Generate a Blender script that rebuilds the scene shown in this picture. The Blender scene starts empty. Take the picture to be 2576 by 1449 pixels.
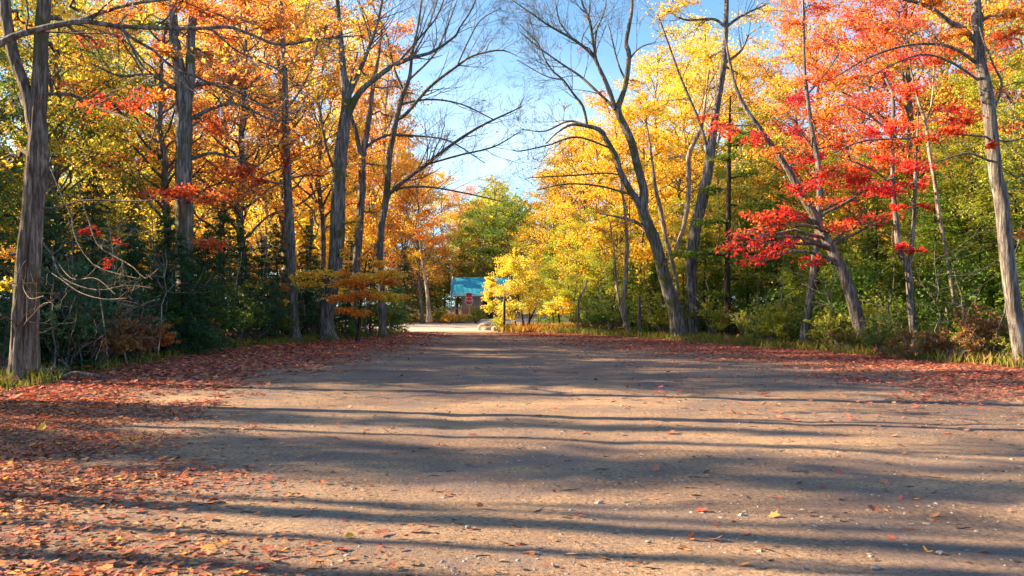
import bpy, math, random
import numpy as np
rng = np.random.default_rng(7)
random.seed(7)
scene = bpy.context.scene
COL = scene.collection
F, CX, HY, EYE = 2230.0, 1288.0, 766.0, 1.5          # lens in photo units, principal column, horizon row, eye height

def P(px, py, Y):
    return np.array([(px-CX)/F*Y, Y, EYE-(py-HY)/F*Y])
def GY(py): return EYE*F/(py-HY)

# ---------------------------------------------------------------- materials
def new_mat(name):
    m = bpy.data.materials.new(name); m.use_nodes = True
    nt = m.node_tree; nt.nodes.clear()
    return m, nt, nt.nodes, nt.links
def ramp(nodes, stops, interp='LINEAR'):
    r = nodes.new('ShaderNodeValToRGB'); cr = r.color_ramp; cr.interpolation = interp
    while len(cr.elements) < len(stops): cr.elements.new(0.5)
    for e, (p, c) in zip(cr.elements, stops): e.position = p; e.color = (*c, 1)
    return r
def leaf_mat(name, cols, clump, trans=0.45, scale=0.55, rough=0.5, amt=0.6):
    m, nt, N, L = new_mat(name)
    geo = N.new('ShaderNodeNewGeometry')
    k = len(cols)
    r = ramp(N, [(i/max(1, k-1), c) for i, c in enumerate(cols)])
    L.new(geo.outputs['Random Per Island'], r.inputs[0])
    tc = N.new('ShaderNodeTexCoord'); oi = N.new('ShaderNodeObjectInfo')
    ad = N.new('ShaderNodeVectorMath'); ad.operation = 'ADD'
    L.new(tc.outputs['Object'], ad.inputs[0]); L.new(oi.outputs['Location'], ad.inputs[1])
    no = N.new('ShaderNodeTexNoise'); no.inputs['Scale'].default_value = scale; no.inputs['Detail'].default_value = 2
    L.new(ad.outputs[0], no.inputs['Vector'])
    mr = N.new('ShaderNodeMapRange'); mr.inputs[1].default_value = .48; mr.inputs[2].default_value = .62; mr.inputs[4].default_value = amt
    L.new(no.outputs[0], mr.inputs[0])
    mx = N.new('ShaderNodeMix'); mx.data_type = 'RGBA'
    L.new(mr.outputs[0], mx.inputs[0]); L.new(r.outputs[0], mx.inputs[6]); mx.inputs[7].default_value = (*clump, 1)
    hs = N.new('ShaderNodeHueSaturation')
    mr2 = N.new('ShaderNodeMapRange'); mr2.inputs[3].default_value = .485; mr2.inputs[4].default_value = .515
    L.new(oi.outputs['Random'], mr2.inputs[0]); L.new(mr2.outputs[0], hs.inputs['Hue'])
    mr3 = N.new('ShaderNodeMapRange'); mr3.inputs[3].default_value = .8; mr3.inputs[4].default_value = 1.15
    L.new(geo.outputs['Random Per Island'], mr3.inputs[0]); L.new(mr3.outputs[0], hs.inputs['Value'])
    L.new(mx.outputs[2], hs.inputs['Color'])
    d = N.new('ShaderNodeBsdfPrincipled'); d.inputs['Roughness'].default_value = rough
    d.inputs['Specular IOR Level'].default_value = .25
    t = N.new('ShaderNodeBsdfTranslucent'); s = N.new('ShaderNodeMixShader'); s.inputs[0].default_value = trans
    L.new(hs.outputs[0], d.inputs['Base Color']); L.new(hs.outputs[0], t.inputs[0])
    L.new(d.outputs[0], s.inputs[1]); L.new(t.outputs[0], s.inputs[2])
    o = N.new('ShaderNodeOutputMaterial'); L.new(s.outputs[0], o.inputs[0])
    return m
def bark_mat(name, c1, c2, c3, sc=9.0, moss=None, bump=.6):
    m, nt, N, L = new_mat(name)
    tc = N.new('ShaderNodeTexCoord'); mp = N.new('ShaderNodeMapping'); mp.inputs['Scale'].default_value = (1, 1, .16)
    L.new(tc.outputs['Object'], mp.inputs[0])
    no = N.new('ShaderNodeTexNoise'); no.inputs['Scale'].default_value = sc; no.inputs['Detail'].default_value = 6; no.inputs['Roughness'].default_value = .65
    L.new(mp.outputs[0], no.inputs['Vector'])
    mp2 = N.new('ShaderNodeMapping'); mp2.inputs['Scale'].default_value = (1, 1, .1); L.new(tc.outputs['Object'], mp2.inputs[0])
    vo = N.new('ShaderNodeTexNoise'); vo.inputs['Scale'].default_value = sc*2.6; vo.inputs['Detail'].default_value = 5; vo.inputs['Roughness'].default_value = .7
    L.new(mp2.outputs[0], vo.inputs['Vector'])
    r = ramp(N, [(.3, c1), (.5, c2), (.7, c3)]); L.new(no.outputs[0], r.inputs[0])
    cr = ramp(N, [(.42, (.18, .16, .15)), (.5, (.8, .8, .8)), (.6, (1.5, 1.5, 1.5))]); L.new(vo.outputs[0], cr.inputs[0])
    mu = N.new('ShaderNodeMix'); mu.data_type = 'RGBA'; mu.blend_type = 'MULTIPLY'; mu.inputs[0].default_value = .75
    L.new(r.outputs[0], mu.inputs[6]); L.new(cr.outputs[0], mu.inputs[7])
    col = mu.outputs[2]
    if moss:
        n2 = N.new('ShaderNodeTexNoise'); n2.inputs['Scale'].default_value = 1.3; n2.inputs['Detail'].default_value = 4
        L.new(tc.outputs['Object'], n2.inputs['Vector'])
        mr = N.new('ShaderNodeMapRange'); mr.inputs[1].default_value = .52; mr.inputs[2].default_value = .64; L.new(n2.outputs[0], mr.inputs[0])
        m2 = N.new('ShaderNodeMix'); m2.data_type = 'RGBA'; L.new(mr.outputs[0], m2.inputs[0]); L.new(col, m2.inputs[6]); m2.inputs[7].default_value = (*moss, 1)
        col = m2.outputs[2]
    b = N.new('ShaderNodeBump'); b.inputs['Strength'].default_value = bump; b.inputs['Distance'].default_value = .09
    ma = N.new('ShaderNodeMath'); ma.operation = 'MULTIPLY'
    L.new(no.outputs[0], ma.inputs[0]); L.new(cr.outputs[0], ma.inputs[1]); L.new(ma.outputs[0], b.inputs['Height'])
    d = N.new('ShaderNodeBsdfPrincipled'); d.inputs['Roughness'].default_value = .85; d.inputs['Specular IOR Level'].default_value = .2
    L.new(col, d.inputs['Base Color']); L.new(b.outputs[0], d.inputs['Normal'])
    o = N.new('ShaderNodeOutputMaterial'); L.new(d.outputs[0], o.inputs[0])
    return m
def simple_mat(name, c, rough=.6, metal=0, var=0.15, scale=8, spec=.4, bump=0):
    m, nt, N, L = new_mat(name)
    tc = N.new('ShaderNodeTexCoord'); no = N.new('ShaderNodeTexNoise'); no.inputs['Scale'].default_value = scale; no.inputs['Detail'].default_value = 5
    L.new(tc.outputs['Object'], no.inputs['Vector'])
    lo = tuple(x*(1-var) for x in c); hi = tuple(min(1, x*(1+var)) for x in c)
    r = ramp(N, [(.35, lo), (.65, hi)]); L.new(no.outputs[0], r.inputs[0])
    d = N.new('ShaderNodeBsdfPrincipled'); d.inputs['Roughness'].default_value = rough; d.inputs['Metallic'].default_value = metal
    d.inputs['Specular IOR Level'].default_value = spec
    L.new(r.outputs[0], d.inputs['Base Color'])
    if bump:
        b = N.new('ShaderNodeBump'); b.inputs['Strength'].default_value = bump; b.inputs['Distance'].default_value = .03
        L.new(no.outputs[0], b.inputs['Height']); L.new(b.outputs[0], d.inputs['Normal'])
    o = N.new('ShaderNodeOutputMaterial'); L.new(d.outputs[0], o.inputs[0])
    return m

M = {}
M['yellow'] = leaf_mat('yellow_leaves', [(.93, .66, .05), (.93, .58, .04), (.93, .48, .035), (.88, .68, .07)], (.74, .62, .05), trans=.6, amt=.8)
M['lemon'] = leaf_mat('lemon_leaves', [(.93, .84, .14), (.93, .78, .1), (.93, .70, .08), (.84, .84, .14)], (.7, .76, .12), trans=.5, scale=1.2)
M['gold'] = leaf_mat('golden_leaves', [(.93, .66, .07), (.92, .55, .05), (.93, .74, .1), (.9, .46, .05)], (.85, .72, .08), trans=.6, amt=.8)
M['orange'] = leaf_mat('orange_leaves', [(.9, .40, .06), (.88, .29, .05), (.92, .50, .07), (.72, .22, .06)], (.93, .66, .08), trans=.6, amt=.85)
M['rust'] = leaf_mat('rust_leaves', [(.85, .26, .05), (.88, .36, .06), (.75, .16, .05), (.9, .46, .06)], (.65, .1, .05), trans=.55)
M['red'] = leaf_mat('red_leaves', [(.72, .04, .03), (.8, .09, .03), (.6, .02, .03), (.85, .16, .04)], (.85, .22, .04), trans=.55, amt=.5)
M['scarlet'] = leaf_mat('scarlet_leaves', [(.86, .10, .05), (.9, .2, .055), (.8, .06, .05), (.92, .3, .06)], (.93, .45, .06), trans=.6, amt=.55, scale=.8)
M['lime'] = leaf_mat('yellow_green_leaves', [(.42, .50, .05), (.30, .40, .04), (.6, .56, .06), (.2, .3, .04)], (.8, .6, .06), trans=.55)
M['green'] = leaf_mat('green_leaves', [(.1, .2, .03), (.16, .28, .04), (.07, .15, .03), (.26, .34, .04)], (.4, .4, .05), trans=.5)
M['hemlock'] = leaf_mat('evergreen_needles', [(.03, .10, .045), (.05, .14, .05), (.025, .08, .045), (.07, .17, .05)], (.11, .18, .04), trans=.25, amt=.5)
M['hemlock_lit'] = leaf_mat('sunlit_evergreen_needles', [(.12, .22, .025), (.2, .3, .03), (.08, .16, .025), (.3, .38, .04)], (.5, .44, .05), trans=.5, amt=.5)  # hemlock needles with sunlight painted in: brighter, yellower copy
M['dead'] = leaf_mat('withered_leaves', [(.3, .14, .05), (.42, .2, .06), (.2, .09, .04)], (.35, .2, .05), trans=.35)
M['litter'] = leaf_mat('fallen_leaf_litter', [(.42, .12, .06), (.26, .1, .08), (.34, .14, .07), (.13, .07, .06), (.3, .17, .11), (.55, .2, .06), (.4, .08, .06), (.46, .26, .14), (.75, .33, .05), (.24, .12, .09), (.6, .13, .05)], (.58, .16, .06), trans=.15, scale=.9, amt=.6)
M['litter_red'] = leaf_mat('fallen_red_leaf_litter', [(.42, .12, .08), (.3, .1, .08), (.6, .16, .08), (.2, .09, .07), (.6, .3, .14), (.45, .07, .06), (.35, .18, .13), (.7, .2, .06)], (.5, .2, .12), trans=.15, scale=.9, amt=.4)
M['crumb'] = leaf_mat('crumbled_leaves', [(.08, .05, .04), (.13, .08, .06), (.05, .035, .03), (.22, .13, .08), (.35, .24, .16)], (.1, .06, .05), trans=.05)
M['grass'] = leaf_mat('edge_grass', [(.10, .17, .02), (.2, .24, .03), (.32, .28, .05), (.06, .12, .02)], (.4, .3, .06), trans=.35)
M['rustgrass'] = leaf_mat('rusty_grass', [(.6, .26, .05), (.45, .18, .05), (.7, .42, .08), (.45, .42, .07)], (.5, .45, .08), trans=.4)
M['bark_brown'] = bark_mat('rough_brown_bark', (.085, .068, .056), (.19, .152, .126), (.34, .275, .225), 8, moss=(.09, .08, .04))
M['bark_grey'] = bark_mat('grey_bark', (.085, .075, .07), (.19, .168, .155), (.34, .305, .28), 7)
M['bark_moss'] = bark_mat('mossy_grey_bark', (.08, .072, .065), (.19, .17, .15), (.34, .31, .27), 8, moss=(.10, .10, .035))
M['bark_dark'] = bark_mat('dark_bark', (.035, .025, .02), (.075, .05, .035), (.13, .09, .06), 9)
M['bark_pale'] = bark_mat('pale_bark', (.2, .15, .11), (.42, .33, .25), (.6, .5, .4), 6)

# ---------------------------------------------------------------- mesh builders
def mesh_from(name, V, faces_flat, sizes, mats=(), midx=None, smooth=True):
    me = bpy.data.meshes.new(name)
    V = np.asarray(V, dtype=np.float32)
    me.vertices.add(len(V)); me.vertices.foreach_set('co', V.ravel())
    faces_flat = np.asarray(faces_flat, dtype=np.int32); sizes = np.asarray(sizes, dtype=np.int32)
    me.loops.add(len(faces_flat)); me.loops.foreach_set('vertex_index', faces_flat)
    me.polygons.add(len(sizes))
    st = np.concatenate([[0], np.cumsum(sizes)[:-1]]).astype(np.int32)
    me.polygons.foreach_set('loop_start', st); me.polygons.foreach_set('loop_total', sizes)
    me.polygons.foreach_set('use_smooth', np.full(len(sizes), smooth))
    for m in mats: me.materials.append(m)
    if midx is not None: me.polygons.foreach_set('material_index', np.asarray(midx, dtype=np.int32))
    me.update(); me.validate()
    return me
def unit(v): return v/(np.linalg.norm(v, axis=-1, keepdims=True)+1e-9)

def vnoise(x, y, seed=0):
    def h(i, j): 
        v = np.sin(i*127.1+j*311.7+seed*74.7)*43758.5453; return v-np.floor(v)
    i, j = np.floor(x), np.floor(y); fx, fy = x-i, y-j; fx = fx*fx*(3-2*fx); fy = fy*fy*(3-2*fy)
    return (h(i, j)*(1-fx)+h(i+1, j)*fx)*(1-fy)+(h(i, j+1)*(1-fx)+h(i+1, j+1)*fx)*fy
class Wood:
    def __init__(s): s.g = {}
    def tube(s, pts, rad, sides=5, rough=0):
        pts = np.asarray(pts, float); k = len(pts)
        s.g.setdefault((k, sides, rough), []).append((pts, np.broadcast_to(np.asarray(rad, float), (k,))))
    def mesh(s, name, mat, off):
        VV, FF, base = [], [], 0
        for (k, n, rough), L in s.g.items():
            A = np.array([a for a, _ in L])-off; R = np.array([b for _, b in L])
            T = np.gradient(A, axis=1); T = unit(T)
            mean = unit(A[:, -1]-A[:, 0])
            ref = np.where((np.abs(mean[:, 2]) > .75)[:, None], np.array([[1., 0, 0]]), np.array([[0, 0, 1.]]))[:, None, :]
            Nn = unit(np.cross(T, ref)); B = np.cross(T, Nn)
            th = np.arange(n)*2*math.pi/n
            c, sn = np.cos(th), np.sin(th)
            rr = np.repeat(R[:, :, None], n, 2)
            if rough and k > 60:
                zc = A[..., 2][:, :, None]; a_ = (th/(2*math.pi))[None, None, :]
                w_ = .5+.5*np.cos((a_*2-1)*math.pi)*0
                rid = vnoise(a_*n*.42+zc*.25, zc*1.6, 3)+.6*vnoise(a_*n*.9, zc*4, 4)-.8
                rr = rr*(1+rough*1.5*rid)
            elif rough:
                zz = np.arange(k)[None, :, None]*.37
                ph = rng.uniform(0, 6, (len(L), 1, 1))
                rr = rr*(1+rough*(np.sin(5*th+ph+.3*np.sin(zz*.7))*.45+np.sin(9*th+2.2*ph+np.sin(zz))*.4+rng.normal(0, .35, (len(L), k, n))))
            V = A[:, :, None, :]+rr[..., None]*(c[:, None]*Nn[:, :, None, :]+sn[:, None]*B[:, :, None, :])
            m = len(L)
            idx = np.arange(m*k*n).reshape(m, k, n)+base
            a = idx[:, :-1, :]; b = np.roll(a, -1, 2); d = idx[:, 1:, :]; e = np.roll(d, -1, 2)
            FF.append(np.stack([a, b, e, d], -1).reshape(-1, 4)); VV.append(V.reshape(-1, 3)); base += m*k*n
        V = np.concatenate(VV); Fq = np.concatenate(FF)
        return mesh_from(name, V, Fq.ravel(), np.full(len(Fq), 4), [mat])

def leaf_mesh(name, C, size, mat, off=np.zeros(3), up=.9, aspect=.62, tall=None, droop=0, D=None):
    """many small pointed leaves, each a folded rhombus of its own"""
    C = np.asarray(C)-off; n = len(C)
    size = np.broadcast_to(size, (n,))*rng.uniform(.65, 1.3, n)
    nrm = rng.normal(0, 1, (n, 3)); nrm = unit(unit(nrm)+np.array([0, 0, up]))
    if D is None:
        d = rng.normal(0, 1, (n, 3)); d[:, 2] -= droop
    else: d = D+rng.normal(0, .35, (n, 3))
    d = unit(d-nrm*np.sum(d*nrm, 1, keepdims=True))
    s = np.cross(nrm, d)
    L = size[:, None]; W = L*aspect
    v0 = C-d*L*.5; v2 = C+d*L*.5-nrm*L*.08
    v1 = C+s*W*.5+nrm*L*.1+d*L*.05; v3 = C-s*W*.5+nrm*L*.1+d*L*.05
    V = np.stack([v0, v1, v2, v3], 1).reshape(-1, 3)
    return mesh_from(name, V, np.arange(4*n), np.full(n, 4), [mat], smooth=False)

def obj(name, me, parent=None, loc=(0, 0, 0)):
    o = bpy.data.objects.new(name, me); COL.objects.link(o)
    o.location = loc
    if parent: o.parent = parent
    return o
def root(name, loc, label, cat, group=None, rz=0):
    e = bpy.data.objects.new(name, None); COL.objects.link(e); e.empty_display_size = .3
    e.location = loc; e.rotation_euler[2] = rz; e['label'] = label; e['category'] = cat
    if group: e['group'] = group
    return e
def tag(o, label=None, cat=None, group=None, kind=None):
    if label: o['label'] = label
    if cat: o['category'] = cat
    if group: o['group'] = group
    if kind: o['kind'] = kind
    return o

def catmull(pts, n):
    pts = np.asarray(pts, float)
    if len(pts) < 3:
        t = np.linspace(0, 1, n)[:, None]; return pts[0]*(1-t)+pts[-1]*t
    q = np.vstack([2*pts[0]-pts[1], pts, 2*pts[-1]-pts[-2]])
    seg = np.linalg.norm(np.diff(pts[:, :3], axis=0), axis=1); cum = np.concatenate([[0], np.cumsum(seg)])
    out = []
    for s in np.linspace(0, cum[-1], n):
        i = min(np.searchsorted(cum, s, side='right')-1, len(pts)-2); t = (s-cum[i])/max(seg[i], 1e-6)
        a, b, c, d = q[i], q[i+1], q[i+2], q[i+3]
        out.append(.5*((2*b)+(-a+c)*t+(2*a-5*b+4*c-d)*t*t+(-a+3*b-3*c+d)*t**3))
    return np.array(out)

def wander(p0, p1, n=5, amp=.08, sag=0.0):
    t = np.linspace(0, 1, n)[:, None]; L = np.linalg.norm(p1-p0)
    q = p0*(1-t)+p1*t
    j = rng.normal(0, amp*L, (n, 3)); j[0] = 0; j[-1] *= .3
    q = q+j*.6
    q[:, 2] += (sag*L*4*(t*(1-t)))[:, 0]
    return q

def grow(w, p, d, L, r, depth, tips, spread=.75, up=.15, nch=3, minr=.0036):
    """one bare branch and its side branches"""
    n = 5; pts = [p]; q = p.copy(); dd = d.copy()
    for i in range(n-1):
        dd = unit(dd+rng.normal(0, .13, 3)+np.array([0, 0, up*.25])); q = q+dd*L/(n-1); pts.append(q)
    pts = np.array(pts)
    w.tube(pts, np.linspace(r, max(minr, r*.35), n), 3 if r < .03 else 5)
    if depth <= 0: tips.append(pts[2]); tips.append(pts[-1]); return
    for c in range(nch):
        t = rng.uniform(.25, 1); k = t*(n-1); i = int(min(k, n-2)); pp = pts[i]+(pts[i+1]-pts[i])*(k-i)
        side = unit(np.cross(dd, rng.normal(0, 1, 3)))
        nd = unit(dd+side*spread*rng.uniform(.7, 1.3)+np.array([0, 0, up]))
        grow(w, pp, nd, L*rng.uniform(.45, .7), max(minr, r*(1-t*.6)*.55), depth-1, tips, spread, up, nch, minr)

def spray(w, leaves, start, C, R, ntw, nlf, r0, lsc=.16, sag=.06):
    """a limb from start to C, twigs fanning through a flattened ellipsoid, leaves along the twigs"""
    limb = wander(start, C, 7, .05, sag); w.tube(limb, np.linspace(r0, r0*.3, 7), 5)
    R = np.asarray(R, float); outd = unit((C-start)*np.array([1, 1, .2]))
    for i in range(ntw):
        k = rng.uniform(2.2, 6); j = int(min(k, 5)); a = limb[j]+(limb[j+1]-limb[j])*(k-j)
        v = unit(rng.normal(0, 1, 3))*rng.uniform(.5, 1)**.5*R
        b = C+v+outd*R[0]*.25*rng.uniform(0, 1)
        tw = wander(a, b, 4, .06, .03); w.tube(tw, np.linspace(max(.008, r0*.3), .005, 4), 3)
        m = max(1, int(nlf*rng.uniform(.5, 1.5)))
        t = rng.uniform(.2, 1.05, m)*3; q = np.minimum(t.astype(int), 2)
        pos = tw[q]+(tw[q+1]-tw[q])*(t-q)[:, None]
        leaves.append(pos+rng.normal(0, 1, (m, 3))*np.array([lsc, lsc, lsc*.55])*min(1.5, R[0]))

# ---------------------------------------------------------------- prototype trees for the woods
def proto_tree(H, hb, R, ns, ntw, nlf, trunk_r, lean=.03, lsize=.135, flat=.38, bare=False, multi=1):
    w = Wood(); leaves = []
    for mstem in range(multi):
        top = np.array([rng.normal(0, lean*H)+(mstem-(multi-1)/2)*R*.5, rng.normal(0, lean*H), H*rng.uniform(.93, 1)])
        tr = wander(np.array([(mstem-(multi-1)/2)*.25, 0, -.15]), top, 12, .012)
        tr[0, :2] = tr[0, :2]*.5
        rad = trunk_r*(1-np.linspace(0, 1, 12)*.85); rad[0] *= 1.25
        w.tube(tr, rad/multi**.4, 9, .04)
        for i in range(ns//multi):
            h = hb+(H-hb)*((i+rng.uniform(0, 1))/(ns//multi)); u = (h-hb)/(H-hb)
            prof = (math.sin(math.pi*min(1, .18+u*.82))**.7)*(1-.35*u)+.12
            az = i*2.4+rng.uniform(-.5, .5)
            rad_h = R*prof*rng.uniform(.45, 1.0)
            k = np.clip((h-.12*H*prof)/H, .05, .97)*11; j = int(min(k, 10)); st = tr[j]+(tr[j+1]-tr[j])*(k-j)
            C = np.array([math.cos(az)*rad_h+st[0], math.sin(az)*rad_h+st[1], h])
            sr = R*rng.uniform(.24, .42)
            spray(w, leaves, st, C, (sr, sr, sr*flat), ntw, nlf, trunk_r*.28*(1-.6*u)+.012)
    return w.mesh('wood', M['bark_grey'], np.zeros(3)), leaf_mesh('leaves', np.concatenate(leaves), lsize, M['orange'])

def proto_hemlock(H, R, n, nlf, trunk_r, hb=.4, lsize=.19):
    w = Wood(); leaves, D = [], []
    tr = wander(np.array([0, 0, -.1]), np.array([rng.normal(0, .15), rng.normal(0, .15), H]), 9, .006)
    w.tube(tr, trunk_r*(1-np.linspace(0, 1, 9)*.92), 7, .03)
    for i in range(n):
        u = (i+rng.uniform(0, 1))/n; h = hb+(H-hb)*u**.9+rng.normal(0, .12)
        L = R*(1-u)**.75*rng.uniform(.6, 1.12)+.12; az = i*2.399+rng.uniform(-.3, .3)
        d = np.array([math.cos(az), math.sin(az), 0]); k = h/H*8; j = int(min(k, 7)); st = tr[j]+(tr[j+1]-tr[j])*(k-j)
        t = np.linspace(0, 1, 5)[:, None]
        br = st+d*L*t+np.array([0, 0, 1])*(L*(rng.uniform(.0, .3)*t-rng.uniform(.2, .45)*t*t)); br[1:] += rng.normal(0, .03*L, (4, 3))
        w.tube(br, np.linspace(.012+.02*L/3, .005, 5), 3)
        m = max(6, int(nlf*L/R*1.6))
        tt = rng.uniform(.08, 1.03, m)*4; q = np.minimum(tt.astype(int), 3)
        pos = br[q]+(br[q+1]-br[q])*(tt-q)[:, None]
        s = np.cross(d, [0, 0, 1]); wd = .30*L*(1-tt/4*.6)+.06
        off = rng.uniform(-1, 1, m)*wd
        leaves.append(pos+s*off[:, None]+np.array([0, 0, 1])*(rng.normal(0, .07, m)-np.abs(off)*.22)[:, None])
        D.append(d*.8+s*np.sign(off)[:, None]*.8+np.array([0, 0, -.25]))
    return w.mesh('wood', M['bark_dark'], np.zeros(3)), leaf_mesh('needles', np.concatenate(leaves), lsize, M['hemlock'], D=np.concatenate(D), aspect=.42, up=1.6)

def proto_shrub(H, R, n, nlf, lsize=.1, flat=.8):
    w = Wood(); leaves = []
    for i in range(n):
        az = rng.uniform(0, 6.28); el = rng.uniform(.35, 1.0)
        C = np.array([math.cos(az)*R*(1-el*.45)*rng.uniform(.5, 1), math.sin(az)*R*(1-el*.45)*rng.uniform(.5, 1), H*el*rng.uniform(.7, 1)])
        sr = R*rng.uniform(.25, .42)
        spray(w, leaves, np.array([rng.normal(0, .05), rng.normal(0, .05), -.05]), C, (sr, sr, sr*flat*.6), 6, nlf, .016, lsc=.09, sag=.05)
    return w.mesh('wood', M['bark_grey'], np.zeros(3)), leaf_mesh('leaves', np.concatenate(leaves), lsize, M['green'], up=.5)

PT = [proto_tree(15, 5.0, 4.0, 36, 12, 24, .2), proto_tree(16, 6.0, 3.6, 32, 12, 24, .18, lean=.05),
      proto_tree(14, 3.6, 4.2, 36, 12, 24, .17), proto_tree(17, 6.5, 4.0, 36, 12, 24, .22, lean=.04), proto_tree(12, 2.4, 3.6, 36, 10, 34, .13, multi=2)]
PH = [proto_hemlock(8.5, 2.5, 95, 105, .13), proto_hemlock(11, 2.9, 110, 105, .16, hb=1.4), proto_hemlock(6, 2.1, 75, 95, .09, hb=.2)]
PS = [proto_shrub(1.5, 1.0, 20, 15), proto_shrub(2.3, 1.3, 26, 15), proto_shrub(.9, .7, 14, 14, .08)]

LANDMARKS = [(45, 'the rough twin trunk'), (250, 'the drooping dead twigs'), (465, 'the high-forked grey trunk'), (600, 'the dark left thicket'),
             (735, 'the slim grey trunk'), (845, 'the mossy trunk'), (970, 'the leaning bare tree'), (1070, 'the thin white trunk'),
             (1180, 'the teal-roofed hut'), (1265, 'the black post'), (1400, 'the yellow shrub trees'), (1570, 'the crooked saplings'),
             (1700, 'the big forked tree'), (1745, 'the dark-based trunk'), (1832, 'the straight black trunk'), (2025, 'the short lit grey trunk'),
             (2150, 'the long left-leaning trunk'), (2300, 'the double-stemmed tree'), (2400, 'the thin pale stem'), (2540, 'the big right-edge trunk')]
USED = {}
def auto_label(look, x, Y):
    px = CX+x/Y*F if Y > 1 else -500
    row = 'near the clearing' if Y < 34 else ('in the second row' if Y < 44 else ('deep in the wood' if Y < 58 else 'far back'))
    if px < -60: s = f'{look} at the lot edge beyond the left frame, {row}'
    elif px > 2640: s = f'{look} at the lot edge beyond the right frame, {row}'
    else:
        lx, nm = min(LANDMARKS, key=lambda a: abs(a[0]-px))
        rel = 'directly behind' if abs(px-lx) < 25 else ('just left of' if px < lx else 'just right of')
        s = f'{look} {row}, {rel} {nm}'
    return s
def inst(protos, i, name, x, y, rz, sc, leafm, barkm, look, cat, group, leafname='crown'):
    s = auto_label(look, x, y)
    USED[s] = USED.get(s, 0)+1
    e = root(name, (x, y, 0), s, cat, group, rz)
    e.scale = (sc[0], sc[0], sc[1]) if isinstance(sc, tuple) else (sc, sc, sc)
    for nm, me, m in (('trunk' if cat == 'tree' else 'stem', protos[i][0], barkm), (leafname, protos[i][1], leafm)):
        o = obj(nm, me, e); o.material_slots[0].link = 'OBJECT'; o.material_slots[0].material = M[m]
    return e

# ---------------------------------------------------------------- traced foreground trees
def trace(pts, Y, n, dY=0.0, flare=True):
    """pts: (px, py, width_px); Y: distance of the tree; dY: how far the tip leans towards or away from the road"""
    a = np.array(pts, float); k = len(a)
    t = np.linspace(0, 1, k)
    W = np.array([np.append(P(a[i, 0], a[i, 1], Y+dY*t[i]), a[i, 2]/F*Y*.5) for i in range(k)])
    c = catmull(W, n)
    return c[:, :3], np.maximum(c[:, 3], .006)

class Tree:
    def __init__(s, name, Y, label, bark, leafm=None, cat='tree', group=None):
        s.name, s.Y, s.label, s.bark, s.leafm, s.cat, s.group = name, Y, label, bark, leafm, cat, group
        s.w = Wood(); s.w2 = Wood(); s.w2mat = None; s.lv = {}; s.base = None; s.nodes = []
    def trunk(s, pts, dY=0, n=90, sides=28, rough=.1):
        p, r = trace(pts, s.Y, n, dY)
        if s.base is None:
            s.base = np.array([p[0, 0], p[0, 1], 0])
            fl = np.exp(-np.arange(n)*.7); r = r*(1+.55*fl)
            p = np.vstack([p[0]-np.array([0, 0, .3]), p]); r = np.append(r[0]*1.15, r); n += 1
        s.w.tube(p, r, sides, rough); s.nodes.append((p, r)); return p, r
    def limb(s, pts, dY=0, n=16, twigs=0, tl=1.6, depth=2, sides=7, leaf=0, up=.15, nch=3, alt=False):
        W_ = s.w2 if alt else s.w
        p, r = trace(pts, s.Y, n, dY); r = r*(.95 if alt else 1); W_.tube(p, r, sides, .03); s.nodes.append((p, r))
        if twigs:
            tips = []
            for i in range(twigs):
                k = rng.uniform(.2, 1)*(n-1); j = int(min(k, n-2)); q = p[j]+(p[j+1]-p[j])*(k-j)
                T = unit(p[j+1]-p[j]); side = unit(np.cross(T, rng.normal(0, 1, 3)))
                grow(W_, q, unit(T*.8+side*.8+np.array([0, 0, up])), tl*rng.uniform(.5, 1.1)*(1.15-.5*k/n), max(.008, r[j]*.4), depth, tips, nch=nch, up=up)
            if leaf:
                tips = np.array(tips); tips = tips[rng.uniform(0, 1, len(tips)) < leaf]
                if len(tips): s.lv.setdefault(s.leafm, []).append(tips)
        return p, r
    def sprays(s, specs, m=None):
        """(px, py, rx_px, ry_px, density, dY)"""
        for sp in specs:
            px, py, rx, ry, den, dy = sp[:6]; mm = sp[6] if len(sp) > 6 else (m or s.leafm)
            Y = s.Y+dy; C = P(px, py, Y); Rx = rx/F*Y; Rz = ry/F*Y
            best = None
            for p, r in s.nodes:
                d = np.linalg.norm(p-C, axis=1)+np.maximum(0, p[:, 2]-C[2])*1.5; i = int(np.argmin(d))
                if best is None or d[i] < best[0]: best = (d[i], p[i], r[i])
            lv = []
            spray(s.w, lv, best[1], C, (Rx, Rx*.8, Rz), max(6, int(12*den)), int(22*den), max(.012, min(.06, best[2]*.45)), lsc=.14)
            s.lv.setdefault(mm, []).append(np.concatenate(lv))
    def build(s, lsize=.12):
        e = root(s.name, s.base, s.label, s.cat, s.group)
        obj('trunk', s.w.mesh('trunk', M[s.bark], s.base), e)
        if s.w2.g: obj('dead_branches', s.w2.mesh('dead_branches', M['bark_brown'], s.base), e)
        for mm, L in s.lv.items():
            obj('crown', leaf_mesh('crown', np.concatenate(L), lsize, M[mm], s.base), e)
        return e

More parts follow.
